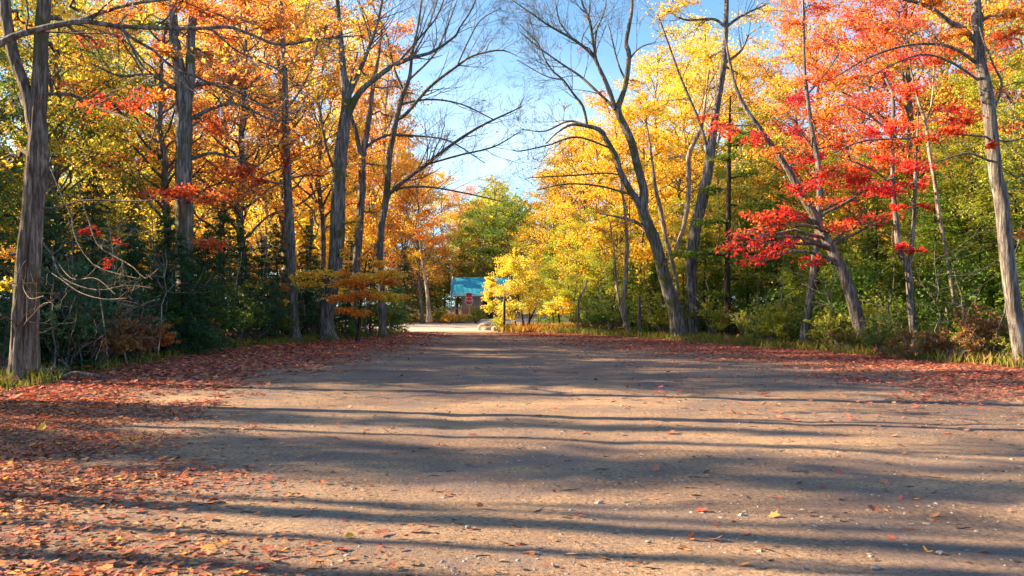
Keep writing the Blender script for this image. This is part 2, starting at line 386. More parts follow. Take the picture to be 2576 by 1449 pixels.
# T1: the rough twin trunk at the left edge, with its drooping dead twigs
t = Tree('maple_tree', 16.8, 'thick rough-barked twin trunk tree standing at the left edge of the lot', 'bark_brown', 'rust')
t.trunk([(44, 965, 50), (44, 900, 38), (53, 760, 36), (64, 620, 34), (78, 480, 34), (90, 360, 35), (98, 240, 37), (103, 120, 34), (112, 0, 32), (122, -120, 36), (128, -330, 20)], rough=.16, sides=48, n=240)
t.trunk([(78, 928, 38), (80, 860, 33), (86, 700, 31), (97, 520, 29), (104, 400, 34), (100, 300, 30), (98, 240, 24)], dY=0, rough=.16, sides=40, n=200)
t.trunk([(88, 330, 30), (66, 230, 28), (40, 160, 28), (24, 90, 27), (12, 0, 26), (0, -120, 24), (-20, -260, 12)], rough=.14, n=160, sides=36)
t.limb([(116, 236, 9), (181, 239, 9), (239, 267, 7), (290, 287, 5), (332, 304, 3)], dY=-1)
for pts in ([(98, 350, 5), (130, 430, 4), (150, 480, 4), (180, 545, 4), (190, 600, 4), (235, 665, 3), (300, 690, 3), (345, 700, 2)],
            [(195, 460, 4), (205, 500, 4), (225, 560, 4), (250, 620, 4), (330, 668, 3), (365, 700, 2), (398, 676, 2)],
            [(105, 610, 5), (130, 640, 5), (150, 690, 4), (190, 716, 4), (250, 730, 3), (320, 718, 3), (385, 725, 2)],
            [(102, 670, 4), (150, 700, 3), (200, 735, 3), (260, 752, 2), (320, 750, 1.5)],
            [(95, 522, 6), (140, 522, 5), (215, 504, 5), (330, 506, 4), (440, 500, 2)],
            [(50, 830, 4), (66, 810, 4), (85, 790, 3), (108, 765, 3), (140, 760, 2)],
            [(50, 830, 3), (38, 815, 3), (20, 800, 3), (0, 795, 2)], [(105, 715, 3), (60, 715, 3), (75, 750, 3), (110, 745, 2)],
            [(130, 640, 3), (180, 700, 2.5), (240, 700, 2), (290, 740, 1.5)], [(250, 735, 3), (260, 800, 2.5), (268, 860, 2), (272, 900, 1.5)],
            [(190, 745, 3), (175, 790, 2.5), (190, 810, 2), (135, 815, 2)]):
    t.limb(pts, dY=rng.uniform(-2.2, -.3), twigs=5, tl=.7, depth=1, sides=5, up=0, nch=2, alt=True)
t.limb([(362, 185, 3), (378, 235, 3), (392, 290, 4), (385, 340, 4), (362, 400, 3), (340, 480, 2)], dY=-.5, twigs=3, tl=.5, depth=1, nch=2, alt=True)
t.sprays([(10, 640, 45, 26, .5, .5, 'orange'), (18, 720, 40, 30, .7, .3, 'lime'), (300, 610, 30, 12, .25, -.5, 'red'), (230, 580, 24, 16, .5, 0, 'red'), (270, 655, 18, 16, .25, 0, 'red')])
t.sprays([(x, y, 70, 26, .5, d, m) for x, y, d, m in ((60, 60, 1, 'orange'), (200, 30, 2, 'lime'), (30, 300, 2, 'orange'), (250, 120, 2, 'rust'), (150, 140, 1, 'lime'), (20, 420, 2, 'gold'), (270, -60, 1, 'rust'), (80, -120, 1, 'orange'), (200, -180, 1, 'rust'))])
t.build(.09)

# limb sweeping in over the top left, from a tree standing beyond the frame
t = Tree('maple_tree', 14.0, 'tree outside the left edge whose long dark limb sweeps across the top', 'bark_grey', 'orange')
t.trunk([(-330, 990, 56), (-325, 800, 48), (-310, 560, 44), (-300, 300, 40), (-290, 0, 34), (-280, -300, 26), (-270, -600, 12)])
t.limb([(-302, 330, 34), (-180, 230, 26), (0, 109, 19), (85, 77, 17), (171, 58, 15), (212, 53, 14), (290, 65, 12), (342, 68, 11), (444, 72, 10), (530, 70, 9), (581, 68, 9), (644, 92, 7), (705, 113, 7), (808, 97, 5), (917, 89, 3)], n=40, twigs=26, tl=1.5, depth=2, leaf=.35, up=.05)
t.limb([(190, 56, 11), (260, 30, 9), (342, 8, 8), (480, -8, 6), (620, -30, 4)], twigs=10, tl=1.4, depth=2, leaf=.3)
t.limb([(300, 67, 10), (330, 95, 9), (386, 126, 8), (431, 167, 7), (520, 205, 5), (640, 260, 4), (740, 285, 3)], dY=1, twigs=14, tl=1.3, depth=2, leaf=.2)
t.limb([(308, 72, 8), (338, 133, 7), (359, 167, 6), (390, 191, 4)], twigs=4, tl=.8, depth=1)
t.limb([(530, 72, 6), (600, 130, 5), (690, 170, 4), (760, 220, 3)], twigs=10, tl=1.2, depth=2, leaf=.3)
t.sprays([(460, 20, 80, 26, .9, .3, 'rust'), (620, 10, 90, 26, .9, .3, 'orange'), (560, 100, 70, 24, .8, .3, 'orange'), (700, 60, 80, 28, 1, .3, 'rust'), (820, 60, 70, 24, .8, .3, 'orange'),
          (640, 180, 70, 24, .6, .5, 'rust'), (760, 150, 60, 24, .7, .5, 'orange'), (320, 265, 80, 16, .7, .8, 'red'), (400, 250, 60, 16, .6, .8, 'rust'), (230, 270, 50, 16, .5, .8, 'red'), (480, -60, 120, 30, .9, .3, 'orange'), (700, -60, 120, 30, .9, .3, 'orange'),
          (280, 30, 60, 18, .4, 0, 'orange'), (370, 40, 50, 18, .35, 0, 'gold')])
t.build(.085)

# T2
t = Tree('oak_tree', 28.0, 'thick grey trunk forking high among the orange leaves at left', 'bark_moss', 'orange')
t.trunk([(470, 872, 50), (468, 760, 46), (464, 600, 44), (462, 450, 42), (462, 320, 40), (462, 240, 40), (450, 170, 30), (438, 90, 26), (432, 0, 22), (425, -150, 16)])
t.trunk([(468, 260, 30), (478, 190, 26), (480, 100, 22), (490, 0, 18), (505, -140, 12)])
t.limb([(478, 300, 12), (540, 270, 9), (600, 262, 7), (680, 300, 5), (740, 300, 3)], twigs=14, tl=2, depth=2, leaf=.3)
t.limb([(480, 400, 9), (530, 385, 8), (580, 395, 6), (650, 420, 4)], twigs=8, tl=1.6, depth=2, leaf=.3)
t.limb([(470, 220, 12), (530, 210, 9), (600, 230, 7), (700, 290, 4)], twigs=14, tl=2, depth=2, leaf=.3)
t.limb([(450, 230, 10), (380, 190, 8), (300, 190, 6), (230, 160, 4)], twigs=12, tl=2, depth=2, leaf=.3)
t.sprays([(x, y, 60, 20, 1, d, m) for x, y, d, m in ((520, 140, 1, 'orange'), (580, 200, 0, 'rust'), (400, 130, -1, 'orange'), (350, 220, 0, 'lime'), (600, 60, 1, 'orange'), (520, 30, -1, 'rust'), (420, 20, 1, 'orange'), (560, 330, 2, 'rust'),
          (350, 60, 0, 'lime'), (620, 440, 1, 'red'), (600, 490, 0, 'rust'), (400, 490, -1, 'red'), (480, 485, -1, 'red'), (540, 500, -1, 'rust'), (540, 620, -2, 'rust'))])
t.build()

# T3
t = Tree('maple_tree', 36.0, 'slim straight grey trunk standing on the leaf-covered lot edge', 'bark_grey', 'gold')
t.trunk([(742, 858, 26), (738, 760, 23), (733, 650, 22), (728, 550, 22), (722, 430, 20), (718, 300, 18), (716, 190, 15), (708, 60, 12), (705, -60, 9), (700, -200, 5)])
t.limb([(722, 400, 7), (680, 350, 5), (640, 290, 4), (600, 220, 3)], twigs=8, tl=2, depth=2, leaf=.4)
t.limb([(718, 280, 7), (760, 220, 5), (790, 150, 4), (810, 60, 3)], twigs=8, tl=2, depth=2, leaf=.4)
t.sprays([(715, 400, 55, 40, .9, -.6, 'red'), (700, 330, 60, 26, .8, 0, 'red'), (640, 370, 50, 24, .7, 0, 'rust'), (640, 455, 26, 14, 1, -.5, 'red'), (680, 240, 60, 26, .8, 1), (740, 170, 70, 26, 1, 0), (690, 100, 60, 26, .9, 0, 'orange'),
          (760, 60, 70, 26, 1, 1, 'orange'), (710, 0, 80, 30, 1, 0, 'orange'), (620, 160, 50, 24, .8, 1, 'orange'), (740, -80, 80, 30, 1, 0, 'orange'), (690, 725, 45, 16, .8, -.5, 'orange'), (760, 700, 40, 14, .8, -1, 'gold'), (705, 760, 26, 10, .5, -1, 'gold')])
t.build()

# T4 mossy trunk
t = Tree('oak_tree', 36.0, 'mossy grey trunk with a curved base and three high stems', 'bark_moss', 'gold')
t.trunk([(826, 862, 40), (822, 800, 34), (832, 740, 35), (845, 650, 38), (850, 540, 36), (852, 450, 34), (858, 380, 33), (868, 300, 30), (872, 245, 26), (863, 178, 18), (856, 85, 13), (849, 0, 10), (845, -140, 5)])
t.limb([(876, 285, 20), (890, 255, 18), (907, 229, 16), (938, 202, 14), (986, 167, 12), (1037, 145, 10), (1088, 130, 8), (1147, 89, 6), (1157, 68, 5), (1191, 14, 4), (1210, -60, 3)], n=26, twigs=14, tl=2.6, depth=3)
t.limb([(878, 240, 14), (911, 164, 11), (935, 103, 9), (952, 51, 7), (962, 0, 6), (985, -100, 4)], n=18, twigs=16, tl=2.4, depth=3)
t.limb([(1000, 160, 6), (1060, 90, 5), (1100, 40, 4), (1130, -40, 3)], twigs=10, tl=2.2, depth=3)
t.limb([(870, 480, 8), (830, 400, 7), (812, 320, 6), (800, 240, 4)], twigs=6, tl=2, depth=2, leaf=.5)
t.sprays([(x, y, rx, ry, dn, d, m) for x, y, rx, ry, dn, d, m in ((800, 110, 60, 26, 1, 1, 'gold'), (860, 140, 60, 26, 1, 2, 'gold'), (930, 80, 55, 24, .9, 2, 'orange'), (830, 30, 70, 26, 1, 1, 'orange'), (920, 10, 60, 26, 1, 1, 'orange'), (980, 120, 40, 22, .6, 2, 'orange'),
          (800, 220, 50, 24, .9, 1, 'gold'), (930, 200, 46, 20, .7, 2, 'gold'), (900, -80, 90, 30, 1, 1, 'orange'), (800, 330, 46, 24, .8, 2, 'gold'), (860, 640, 40, 16, .5, -1, 'gold'), (900, 560, 40, 18, .7, -.5, 'gold'))])
t.build()

# T5 / T6
t = Tree('maple_tree', 42.0, 'forked grey-brown trunk half hidden just right of the mossy trunk', 'bark_grey', 'orange')
t.trunk([(893, 852, 20), (895, 700, 20), (905, 560, 20), (911, 455, 19), (911, 400, 17), (922, 342, 14), (930, 280, 12), (938, 222, 10), (952, 144, 7), (962, 60, 4)])
t.trunk([(911, 405, 13), (894, 325, 11), (883, 290, 9), (878, 230, 6), (900, 130, 4)], n=20, sides=8)
t.limb([(921, 370, 9), (950, 350, 7), (990, 338, 6), (1040, 345, 4)], twigs=8, tl=2, depth=2, leaf=.2)
t.sprays([(x, y, 52, 24, 1, d, m) for x, y, d, m in ((960, 420, 1, 'gold'), (880, 400, 2, 'orange'), (900, 330, 2, 'gold'), (990, 300, 2, 'orange'), (930, 270, 2, 'orange'), (1010, 220, 2, 'rust'), (900, 480, 1, 'gold'), (950, 540, 1, 'orange'), (850, 500, 3, 'gold'), (1050, 240, 2, 'orange'))])
t.build()
t = Tree('maple_tree', 40.0, 'bare-topped leaning tree reaching its long limbs out over the road from the left', 'bark_moss', 'dead')
t.trunk([(963, 852, 20), (962, 760, 18), (956, 660, 18), (958, 580, 17), (968, 520, 17), (974, 470, 16), (979, 393, 15), (989, 342, 15), (999, 290, 14), (1013, 239, 12), (1030, 195, 9), (1037, 137, 7), (1051, 68, 6), (1061, 0, 5), (1075, -100, 3)])
for pts, tw in (([(1000, 300, 10), (1023, 285, 9), (1081, 219, 8), (1157, 161, 6), (1191, 140, 5), (1259, 126, 4), (1300, 140, 2)], 22),
                ([(1016, 232, 8), (1000, 195, 7), (989, 164, 6), (972, 85, 5), (950, 40, 4), (930, 0, 3)], 10),
                ([(966, 530, 12), (979, 489, 11), (1013, 458, 10), (1071, 414, 9), (1139, 362, 8), (1208, 318, 6), (1288, 280, 4), (1312, 268, 3)], 24),
                ([(1071, 414, 6), (1157, 390, 5), (1242, 369, 4), (1310, 330, 2)], 12),
                ([(995, 480, 6), (1014, 472, 6), (1084, 471, 5), (1175, 487, 4), (1267, 508, 2)], 8),
                ([(990, 340, 7), (1050, 342, 5), (1130, 355, 4), (1220, 410, 2)], 12), ([(1008, 262, 7), (1080, 250, 5), (1160, 262, 4), (1240, 300, 3)], 14),
                ([(1030, 200, 6), (1090, 140, 5), (1120, 80, 4), (1150, 0, 3)], 14), ([(1040, 140, 5), (1080, 60, 4), (1110, -30, 3)], 10), ([(1150, 165, 4), (1180, 100, 4), (1210, 50, 3), (1260, 20, 2)], 10)):
    t.limb(pts, dY=rng.uniform(-2, 2), n=20, twigs=int(tw*.7), tl=2.3, depth=3, leaf=.02)
t.build(.1)

# orange beech sprays low on the left road edge
t = Tree('beech_tree', 35.0, 'young beech with flat orange leaf layers beside the curved mossy trunk', 'bark_dark', 'orange')
t.trunk([(900, 850, 8), (905, 800, 7), (910, 740, 6), (918, 680, 5), (925, 640, 3)], n=16, sides=7)
t.sprays([(x, y, rx, 8, d*1.7, dy-1.2, m) for x, y, rx, d, dy, m in ((880, 715, 46, 1.1, 0, 'orange'), (930, 700, 50, 1.2, 0, 'gold'), (985, 690, 40, 1, 0, 'gold'), (960, 665, 26, .7, .4, 'gold'), (1000, 710, 26, .7, .3, 'orange'), (860, 752, 40, 1.1, -.5, 'orange'), (920, 745, 50, 1.2, -.5, 'orange'),
          (975, 750, 46, 1.1, -.4, 'gold'), (1020, 752, 24, .6, 0, 'orange'), (870, 785, 34, .8, -.5, 'orange'), (905, 790, 34, .7, -.5, 'orange'), (790, 690, 38, .9, -1, 'gold'), (765, 715, 30, .7, -1, 'gold'), (850, 690, 20, .6, -.5, 'orange'), (915, 650, 14, .5, .2, 'gold'))])
t.build(.11)

# T7 the forked bare tree in the middle right
t = Tree('maple_tree', 38.0, 'big grey tree forking low, leaning left over the road with bare upper twigs', 'bark_moss', 'dead')
t.trunk([(1711, 858, 50), (1708, 835, 42), (1698, 779, 36), (1676, 716, 31), (1664, 665, 30), (1647, 607, 29), (1632, 570, 29), (1618, 533, 27), (1620, 500, 23), (1618, 470, 21), (1606, 427, 20), (1589, 359, 20), (1575, 325, 19), (1558, 290, 18), (1555, 268, 17), (1564, 245, 14), (1575, 205, 13), (1582, 137, 12), (1575, 109, 11), (1582, 68, 10), (1590, 17, 8), (1589, -60, 6), (1600, -180, 3)], n=160)
t.trunk([(1620, 540, 22), (1600, 500, 18), (1585, 478, 17), (1561, 434, 16), (1548, 393, 15), (1527, 355, 14), (1510, 328, 12), (1479, 318, 10), (1438, 314, 7), (1400, 335, 4), (1373, 362, 3)], n=40, sides=10)
for pts, tw in (([(1548, 275, 13), (1535, 235, 12), (1520, 198, 11), (1500, 154, 9), (1493, 113, 8), (1483, 51, 7), (1462, 0, 5), (1450, -80, 3)], 20),
                ([(1500, 154, 8), (1480, 128, 8), (1442, 99, 7), (1377, 62, 5), (1343, 38, 4), (1288, 0, 2)], 20),
                ([(1550, 278, 9), (1537, 263, 8), (1493, 222, 7), (1459, 191, 6), (1418, 164, 5), (1360, 123, 4), (1308, 80, 2)], 20),
                ([(1478, 318, 7), (1466, 267, 7), (1442, 236, 6), (1418, 202, 5), (1390, 178, 5), (1370, 147, 4), (1356, 113, 3), (1308, 61, 2)], 18),
                ([(1480, 316, 6), (1430, 305, 5), (1370, 330, 4), (1310, 325, 2)], 12), ([(1535, 372, 5), (1450, 345, 5), (1380, 365, 4), (1310, 380, 3), (1290, 378, 2)], 14),
                ([(1590, 490, 5), (1507, 468, 5), (1425, 463, 4), (1350, 478, 2)], 10), ([(1560, 440, 5), (1520, 436, 4), (1442, 441, 4), (1322, 448, 2)], 10),
                ([(1630, 578, 10), (1599, 559, 9), (1566, 548, 7), (1508, 537, 4)], 8), ([(1497, 135, 5), (1500, 80, 5), (1520, 30, 3), (1530, -40, 2)], 10),
                ([(1575, 205, 6), (1555, 160, 5), (1540, 100, 4), (1530, 60, 3)], 10), ([(1582, 150, 5), (1610, 120, 4), (1650, 105, 2)], 6),
                ([(1442, 99, 5), (1410, 60, 4), (1400, 20, 3), (1390, -20, 2)], 10), ([(1418, 202, 4), (1370, 190, 3), (1300, 150, 2)], 10)):
    t.limb(pts, dY=rng.uniform(-2, 2), n=20, twigs=int(tw*.7), tl=2.0, depth=3, leaf=.015)
t.sprays([(1520, 230, 34, 14, .35, 1, 'scarlet'), (1460, 120, 20, 12, .2, 1, 'scarlet'), (1420, 265, 26, 14, .3, 1, 'scarlet'), (1600, 210, 26, 14, .4, 1, 'scarlet'), (1470, 40, 24, 12, .2, 1, 'scarlet')])
t.build(.1)

# T8
t = Tree('maple_tree', 39.5, 'tall dark-based trunk rising right behind the forked tree into yellow leaves', 'bark_grey', 'yellow')
t.trunk([(1744, 856, 34), (1742, 760, 29), (1739, 680, 28), (1742, 625, 30), (1750, 570, 30), (1764, 515, 28), (1775, 460, 27), (1784, 410, 25), (1797, 308, 20), (1811, 222, 17), (1821, 154, 15), (1826, 68, 13), (1828, 0, 11), (1832, -140, 6)], n=110)
t.limb([(1822, 66, 8), (1794, 48, 7), (1725, 50, 5), (1681, 29, 3)], twigs=8, tl=2, depth=2, leaf=.4)
t.limb([(1828, 66, 8), (1869, 38, 6), (1930, 10, 4)], twigs=8, tl=2, depth=2, leaf=.4)
t.limb([(1821, 160, 8), (1862, 130, 6), (1883, 89, 4)], twigs=6, tl=2, depth=2, leaf=.4)
t.limb([(1786, 400, 8), (1760, 308, 7), (1715, 202, 6), (1681, 109, 5), (1654, 34, 3)], twigs=12, tl=2, depth=2, leaf=.5)
t.sprays([(x, y, rx, ry, 1, d, 'yellow') for x, y, rx, ry, d in ((1680, 30, 60, 22, 0), (1700, 90, 70, 22, 1), (1660, 180, 70, 26, 1), (1760, 60, 60, 24, 1), (1880, 50, 60, 24, 1), (1900, 120, 50, 22, 2), (1780, 150, 50, 22, 2), (1700, 250, 60, 24, 1), (1800, -40, 90, 28, 0), (1690, -40, 80, 26, 0), (1640, 280, 46, 20, 2), (1870, 200, 46, 22, 2), (1930, 40, 50, 22, 1))]
         + [(1770, 230, 40, 18, .8, 1, 'gold'), (1730, 300, 50, 20, 1, 1, 'gold'), (1700, 165, 40, 18, .8, 1, 'gold'), (1720, 0, 50, 20, 1, -1, 'gold')])
t.build()
# T9
t = Tree('maple_tree', 43.0, 'slender forked stem between the two big trunks, sunlit on its left side', 'bark_pale', 'yellow')
t.trunk([(1716, 845, 10), (1700, 700, 11), (1675, 600, 12), (1660, 520, 12), (1648, 470, 10), (1640, 400, 7), (1625, 300, 4)], n=30, sides=9)
t.trunk([(1694, 650, 9), (1722, 560, 11), (1732, 478, 14), (1732, 393, 13), (1746, 359, 10), (1766, 314, 8), (1776, 240, 6), (1784, 170, 4)], n=30, sides=9)
t.sprays([(x, y, 46, 22, .9, d, m) for x, y, d, m in ((1640, 350, 1, 'gold'), (1600, 420, 1, 'yellow'), (1680, 400, 1, 'gold'), (1690, 520, 1, 'yellow'), (1640, 560, 2, 'gold'), (1600, 330, 2, 'gold'))])
t.build()
# slender saplings
for i, (pts, Y, lab, m) in enumerate((([(1585, 842, 11), (1570, 771, 10), (1575, 680, 11), (1577, 600, 10), (1574, 552, 8), (1560, 430, 4)], 42, 'crooked slender sapling with pinkish bark left of the forked tree', 'yellow'),
                                   ([(1588, 843, 8), (1565, 790, 8), (1552, 720, 7), (1545, 640, 5), (1535, 560, 3)], 41.5, 'thin pale stem crossing the crooked sapling', 'yellow'),
                                   ([(1455, 838, 6), (1454, 790, 6), (1458, 750, 6), (1472, 722, 5), (1478, 700, 2)], 45, 'short pale crooked stem standing behind the rusty grass', 'lime'))):
    t = Tree('sapling', Y, lab, 'bark_pale', m)
    t.trunk(pts, n=26, sides=8)
    if i < 2: t.sprays([(pts[-1][0]+dx, pts[-1][1]+dy, 34, 14, .7, .5) for dx, dy in ((-30, 20), (30, 0), (0, 50), (-20, -30))])
    t.build()
t = Tree('broken_trunk', 40, 'short sunlit reddish stub of a snapped trunk left of the forked tree', 'bark_brown', None, cat='stump')
t.trunk([(1610, 850, 10), (1609, 800, 9), (1608, 745, 8)], n=14, sides=9); t.build()

# T10 black evergreen trunk
t = Tree('hemlock_tree', 38, 'straight black evergreen trunk right of the forked tree', 'bark_dark', 'hemlock_lit')
t.trunk([(1834, 856, 20), (1830, 760, 15), (1830, 680, 14), (1832, 570, 13), (1834, 450, 11), (1836, 300, 6), (1838, 240, 3)], n=30, sides=10)
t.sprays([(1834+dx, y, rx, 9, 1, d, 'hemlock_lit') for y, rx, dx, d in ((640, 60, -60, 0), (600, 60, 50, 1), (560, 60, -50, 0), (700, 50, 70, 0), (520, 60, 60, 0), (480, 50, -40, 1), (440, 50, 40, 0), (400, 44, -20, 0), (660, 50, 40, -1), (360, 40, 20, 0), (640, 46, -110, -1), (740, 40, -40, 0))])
t.build(.13)

# T12..T17 right side trunks
t = Tree('maple_tree', 28.0, 'long trunk leaning left across the red foliage on the right lot edge', 'bark_grey', 'red')
t.trunk([(2183, 886, 42), (2172, 850, 34), (2159, 808, 32), (2144, 753, 30), (2126, 698, 28), (2097, 636, 26), (2075, 596, 24), (2049, 541, 22), (2016, 489, 20), (1998, 455, 18), (1983, 427, 16), (1949, 376, 14), (1913, 325, 12), (1876, 273, 11), (1852, 222, 9), (1835, 154, 7), (1822, 80, 4)], n=140)
t.sprays([(x+rng.normal(0, 12), y+rng.normal(0, 8), rx*1.1, ry*1.7, dn*.8, d+rng.normal(0, .8), 'red' if rng.uniform() < .7 else 'scarlet') for x, y, rx, ry, dn, d in ((1840, 330, 50, 10, 1.1, -.5), (1900, 350, 50, 12, 1.1, -.5), (1800, 312, 36, 8, .8, -.5), (1860, 600, 54, 12, 1.1, -1), (1930, 580, 60, 18, 1.3, -1), (1980, 545, 50, 16, 1.1, -1), (1900, 640, 54, 14, 1.2, -1), (1960, 620, 50, 16, 1.1, -1), (2035, 665, 36, 10, .9, -1),
          (2090, 570, 50, 10, 1, -1), (2000, 490, 50, 14, 1, -.5), (1945, 540, 40, 12, .9, -1), (2150, 556, 40, 9, .9, -1), (1820, 596, 30, 7, .6, -1), (2130, 500, 60, 16, 1.1, 0), (2190, 540, 40, 8, .8, -1), (1960, 390, 50, 12, 1, 0), (2010, 420, 50, 14, 1, 0), (2070, 450, 60, 16, 1.1, 0), (2120, 430, 60, 16, 1.1, 0), (1760, 300, 24, 6, .6, 0), (2200, 470, 50, 14, 1, 0), (1900, 560, 40, 12, 1, -1), (1830, 625, 34, 9, .8, -1), (2240, 545, 40, 10, .8, -1), (2040, 500, 40, 12, .9, 0))])
t.build(.11)
t = Tree('maple_tree', 31.0, 'sunlit crooked trunk standing behind the leaning one on the right', 'bark_grey', 'scarlet')
t.trunk([(2019, 878, 26), (2024, 840, 22), (2031, 790, 20), (2042, 716, 18), (2050, 643, 16), (2060, 560, 16), (2062, 478, 16), (2058, 410, 14), (2045, 342, 12), (2035, 273, 10), (2024, 171, 8), (2022, 68, 7), (2020, -20, 5), (2018, -120, 3)], n=110)
t.limb([(2055, 390, 5), (2020, 340, 4), (1980, 310, 3)], twigs=5, tl=1.8, leaf=.4)
t.limb([(2030, 240, 5), (2080, 180, 4), (2120, 120, 3)], twigs=6, tl=1.8, leaf=.4)
t.sprays([(x, y, 60, 20, 1, d, m) for x, y, d, m in ((1990, 60, 0, 'scarlet'), (2050, 30, 1, 'scarlet'), (2080, 110, 0, 'scarlet'), (1980, 150, 1, 'orange'), (2040, 200, 0, 'scarlet'), (2110, 220, 1, 'orange'), (2000, 250, 1, 'red'), (2080, 300, 0, 'scarlet'), (2130, 360, 0, 'scarlet'), (2010, 330, 1, 'red'), (2150, 60, 1, 'scarlet'), (2060, 400, 1, 'red'), (2020, -60, 0, 'scarlet'), (2130, -50, 0, 'scarlet'),
         (1960, -10, 1, 'orange'), (2180, 130, 1, 'scarlet'))])
t.sprays([(2058, 595, 20, 12, .5, -1, 'red')])
t.build(.11)
t = Tree('maple_tree', 26.5, 'slim double-stemmed trunk among green and red leaves on the right', 'bark_grey', 'red')
t.trunk([(2313, 900, 27), (2306, 860, 22), (2298, 826, 20), (2290, 753, 18), (2284, 680, 17), (2262, 625, 15), (2254, 552, 13), (2247, 478, 12), (2245, 376, 10), (2246, 239, 8), (2229, 198, 6), (2215, 120, 3)], n=110)
t.trunk([(2286, 690, 12), (2290, 640, 11), (2298, 570, 10), (2302, 460, 9), (2306, 380, 6), (2310, 280, 3)], n=26, sides=9)
t.limb([(2250, 470, 6), (2200, 430, 5), (2130, 400, 4)], twigs=5, tl=1.4, leaf=.5); t.limb([(2247, 340, 5), (2200, 300, 4), (2150, 270, 3)], twigs=5, tl=1.4, leaf=.5)
t.sprays([(x, y, 64, 22, 1, d+rng.normal(0, .8), m) for x, y, d, m in ((2210, 480, 0, 'red'), (2290, 470, 0, 'red'), (2160, 420, 0, 'red'), (2240, 400, 0, 'scarlet'), (2310, 420, 0, 'red'), (2180, 340, 0, 'scarlet'), (2260, 320, 0, 'scarlet'), (2200, 260, 0, 'scarlet'), (2280, 230, 0, 'scarlet'), (2210, 180, 0, 'scarlet'), (2270, 140, 0, 'scarlet'), (2150, 460, -.5, 'red'))]
         + [(2260, 620, 34, 7, .7, -.5), (2300, 630, 30, 7, .6, -.5), (2260, 520, 34, 9, .7, -.5), (2330, 520, 30, 8, .5, -.5)])
t.build(.11)
t = Tree('birch_tree', 27.5, 'thin pale-flecked stem with a Y-fork near the right edge', 'bark_pale', 'scarlet')
t.trunk([(2419, 898, 11), (2412, 840, 10), (2405, 790, 9), (2390, 698, 9), (2375, 607, 9), (2362, 540, 9), (2352, 461, 9), (2339, 393, 9), (2328, 308, 8), (2311, 256, 6), (2291, 171, 4), (2280, 80, 2)], n=50, sides=9)
t.limb([(2330, 310, 6), (2345, 250, 5), (2350, 150, 4), (2352, 60, 3)], twigs=6, tl=1.4, leaf=.5)
t.sprays([(x, y, 56, 20, .9, d, m) for x, y, d, m in ((2340, 150, 0, 'scarlet'), (2290, 60, 0, 'scarlet'), (2360, 40, 1, 'orange'), (2390, 130, 1, 'scarlet'), (2360, 300, 1, 'orange'), (2400, 280, 0, 'red'), (2420, 310, 0, 'red'))])
t.build(.11)
t = Tree('broken_trunk', 27, 'thin pale dead stem beside the birch at right', 'bark_pale', None, cat='stump')
t.trunk([(2382, 896, 9), (2383, 850, 8), (2384, 800, 7), (2380, 770, 5)], n=14, sides=8); t.build()
t = Tree('oak_tree', 22.0, 'big grey-brown trunk at the right edge with arching limbs', 'bark_grey', 'scarlet')
t.trunk([(2576, 930, 46), (2570, 900, 38), (2555, 808, 36), (2537, 680, 35), (2526, 570, 33), (2515, 478, 32), (2506, 444, 32), (2496, 342, 31), (2486, 256, 31), (2469, 171, 30), (2462, 103, 26), (2455, 0, 23), (2445, -150, 16), (2440, -300, 8)], n=160, sides=22)
for pts, tw in (([(2455, 105, 15), (2420, 70, 14), (2393, 58, 13), (2352, 27, 11), (2308, 7, 9), (2240, -10, 6)], 8), ([(2455, 158, 9), (2410, 126, 8), (2352, 111, 7), (2274, 116, 6), (2188, 144, 5), (2099, 195, 3)], 10),
                ([(2462, 202, 7), (2393, 157, 6), (2325, 137, 5), (2257, 157, 4), (2185, 195, 3)], 8), ([(2494, 345, 6), (2376, 337, 5), (2274, 349, 5), (2171, 355, 4), (2093, 386, 3)], 8),
                ([(2500, 410, 6), (2438, 386, 5), (2380, 400, 4), (2352, 410, 3)], 4), ([(2496, 290, 6), (2520, 215, 6), (2500, 165, 5), (2470, 90, 4), (2463, 51, 3)], 4), ([(2500, 350, 5), (2540, 355, 5), (2600, 340, 4)], 3)):
    t.limb(pts, dY=rng.uniform(-1.2, .5), n=22, twigs=tw, tl=1.1, depth=2, leaf=.6)
t.sprays([(x, y, rx, ry, dn, d, m) for x, y, rx, ry, dn, d, m in ((2200, 60, 70, 22, 1, .5, 'scarlet'), (2280, 70, 60, 20, .9, 0, 'scarlet'), (2140, 120, 60, 20, .9, .5, 'orange'), (2350, 10, 70, 22, 1, 0, 'orange'), (2250, -30, 90, 24, 1, 0, 'scarlet'), (2400, 90, 40, 18, .8, 0, 'scarlet'), (2540, 90, 50, 20, .9, -.5, 'scarlet'), (2560, 30, 60, 22, 1, -.5, 'orange'), (2480, 10, 50, 20, .6, 1, 'orange'),
          (2400, 330, 46, 12, .9, -.5, 'red'), (2440, 300, 40, 12, .8, -.5, 'red'), (2330, 350, 50, 12, .9, -.5, 'red'), (2240, 365, 50, 12, .9, -.5, 'red'), (2170, 380, 50, 12, .8, -.5, 'scarlet'), (2500, 365, 18, 14, .6, -.6, 'red'), (2570, 590, 36, 16, .7, 0, 'orange'), (2150, 200, 60, 16, .8, 0, 'scarlet'), (2230, 170, 50, 16, .8, 0, 'orange'), (2420, -60, 100, 26, 1, 0, 'scarlet'), (2570, 210, 40, 14, .4, 0, 'lime'))])
t.build(.1)

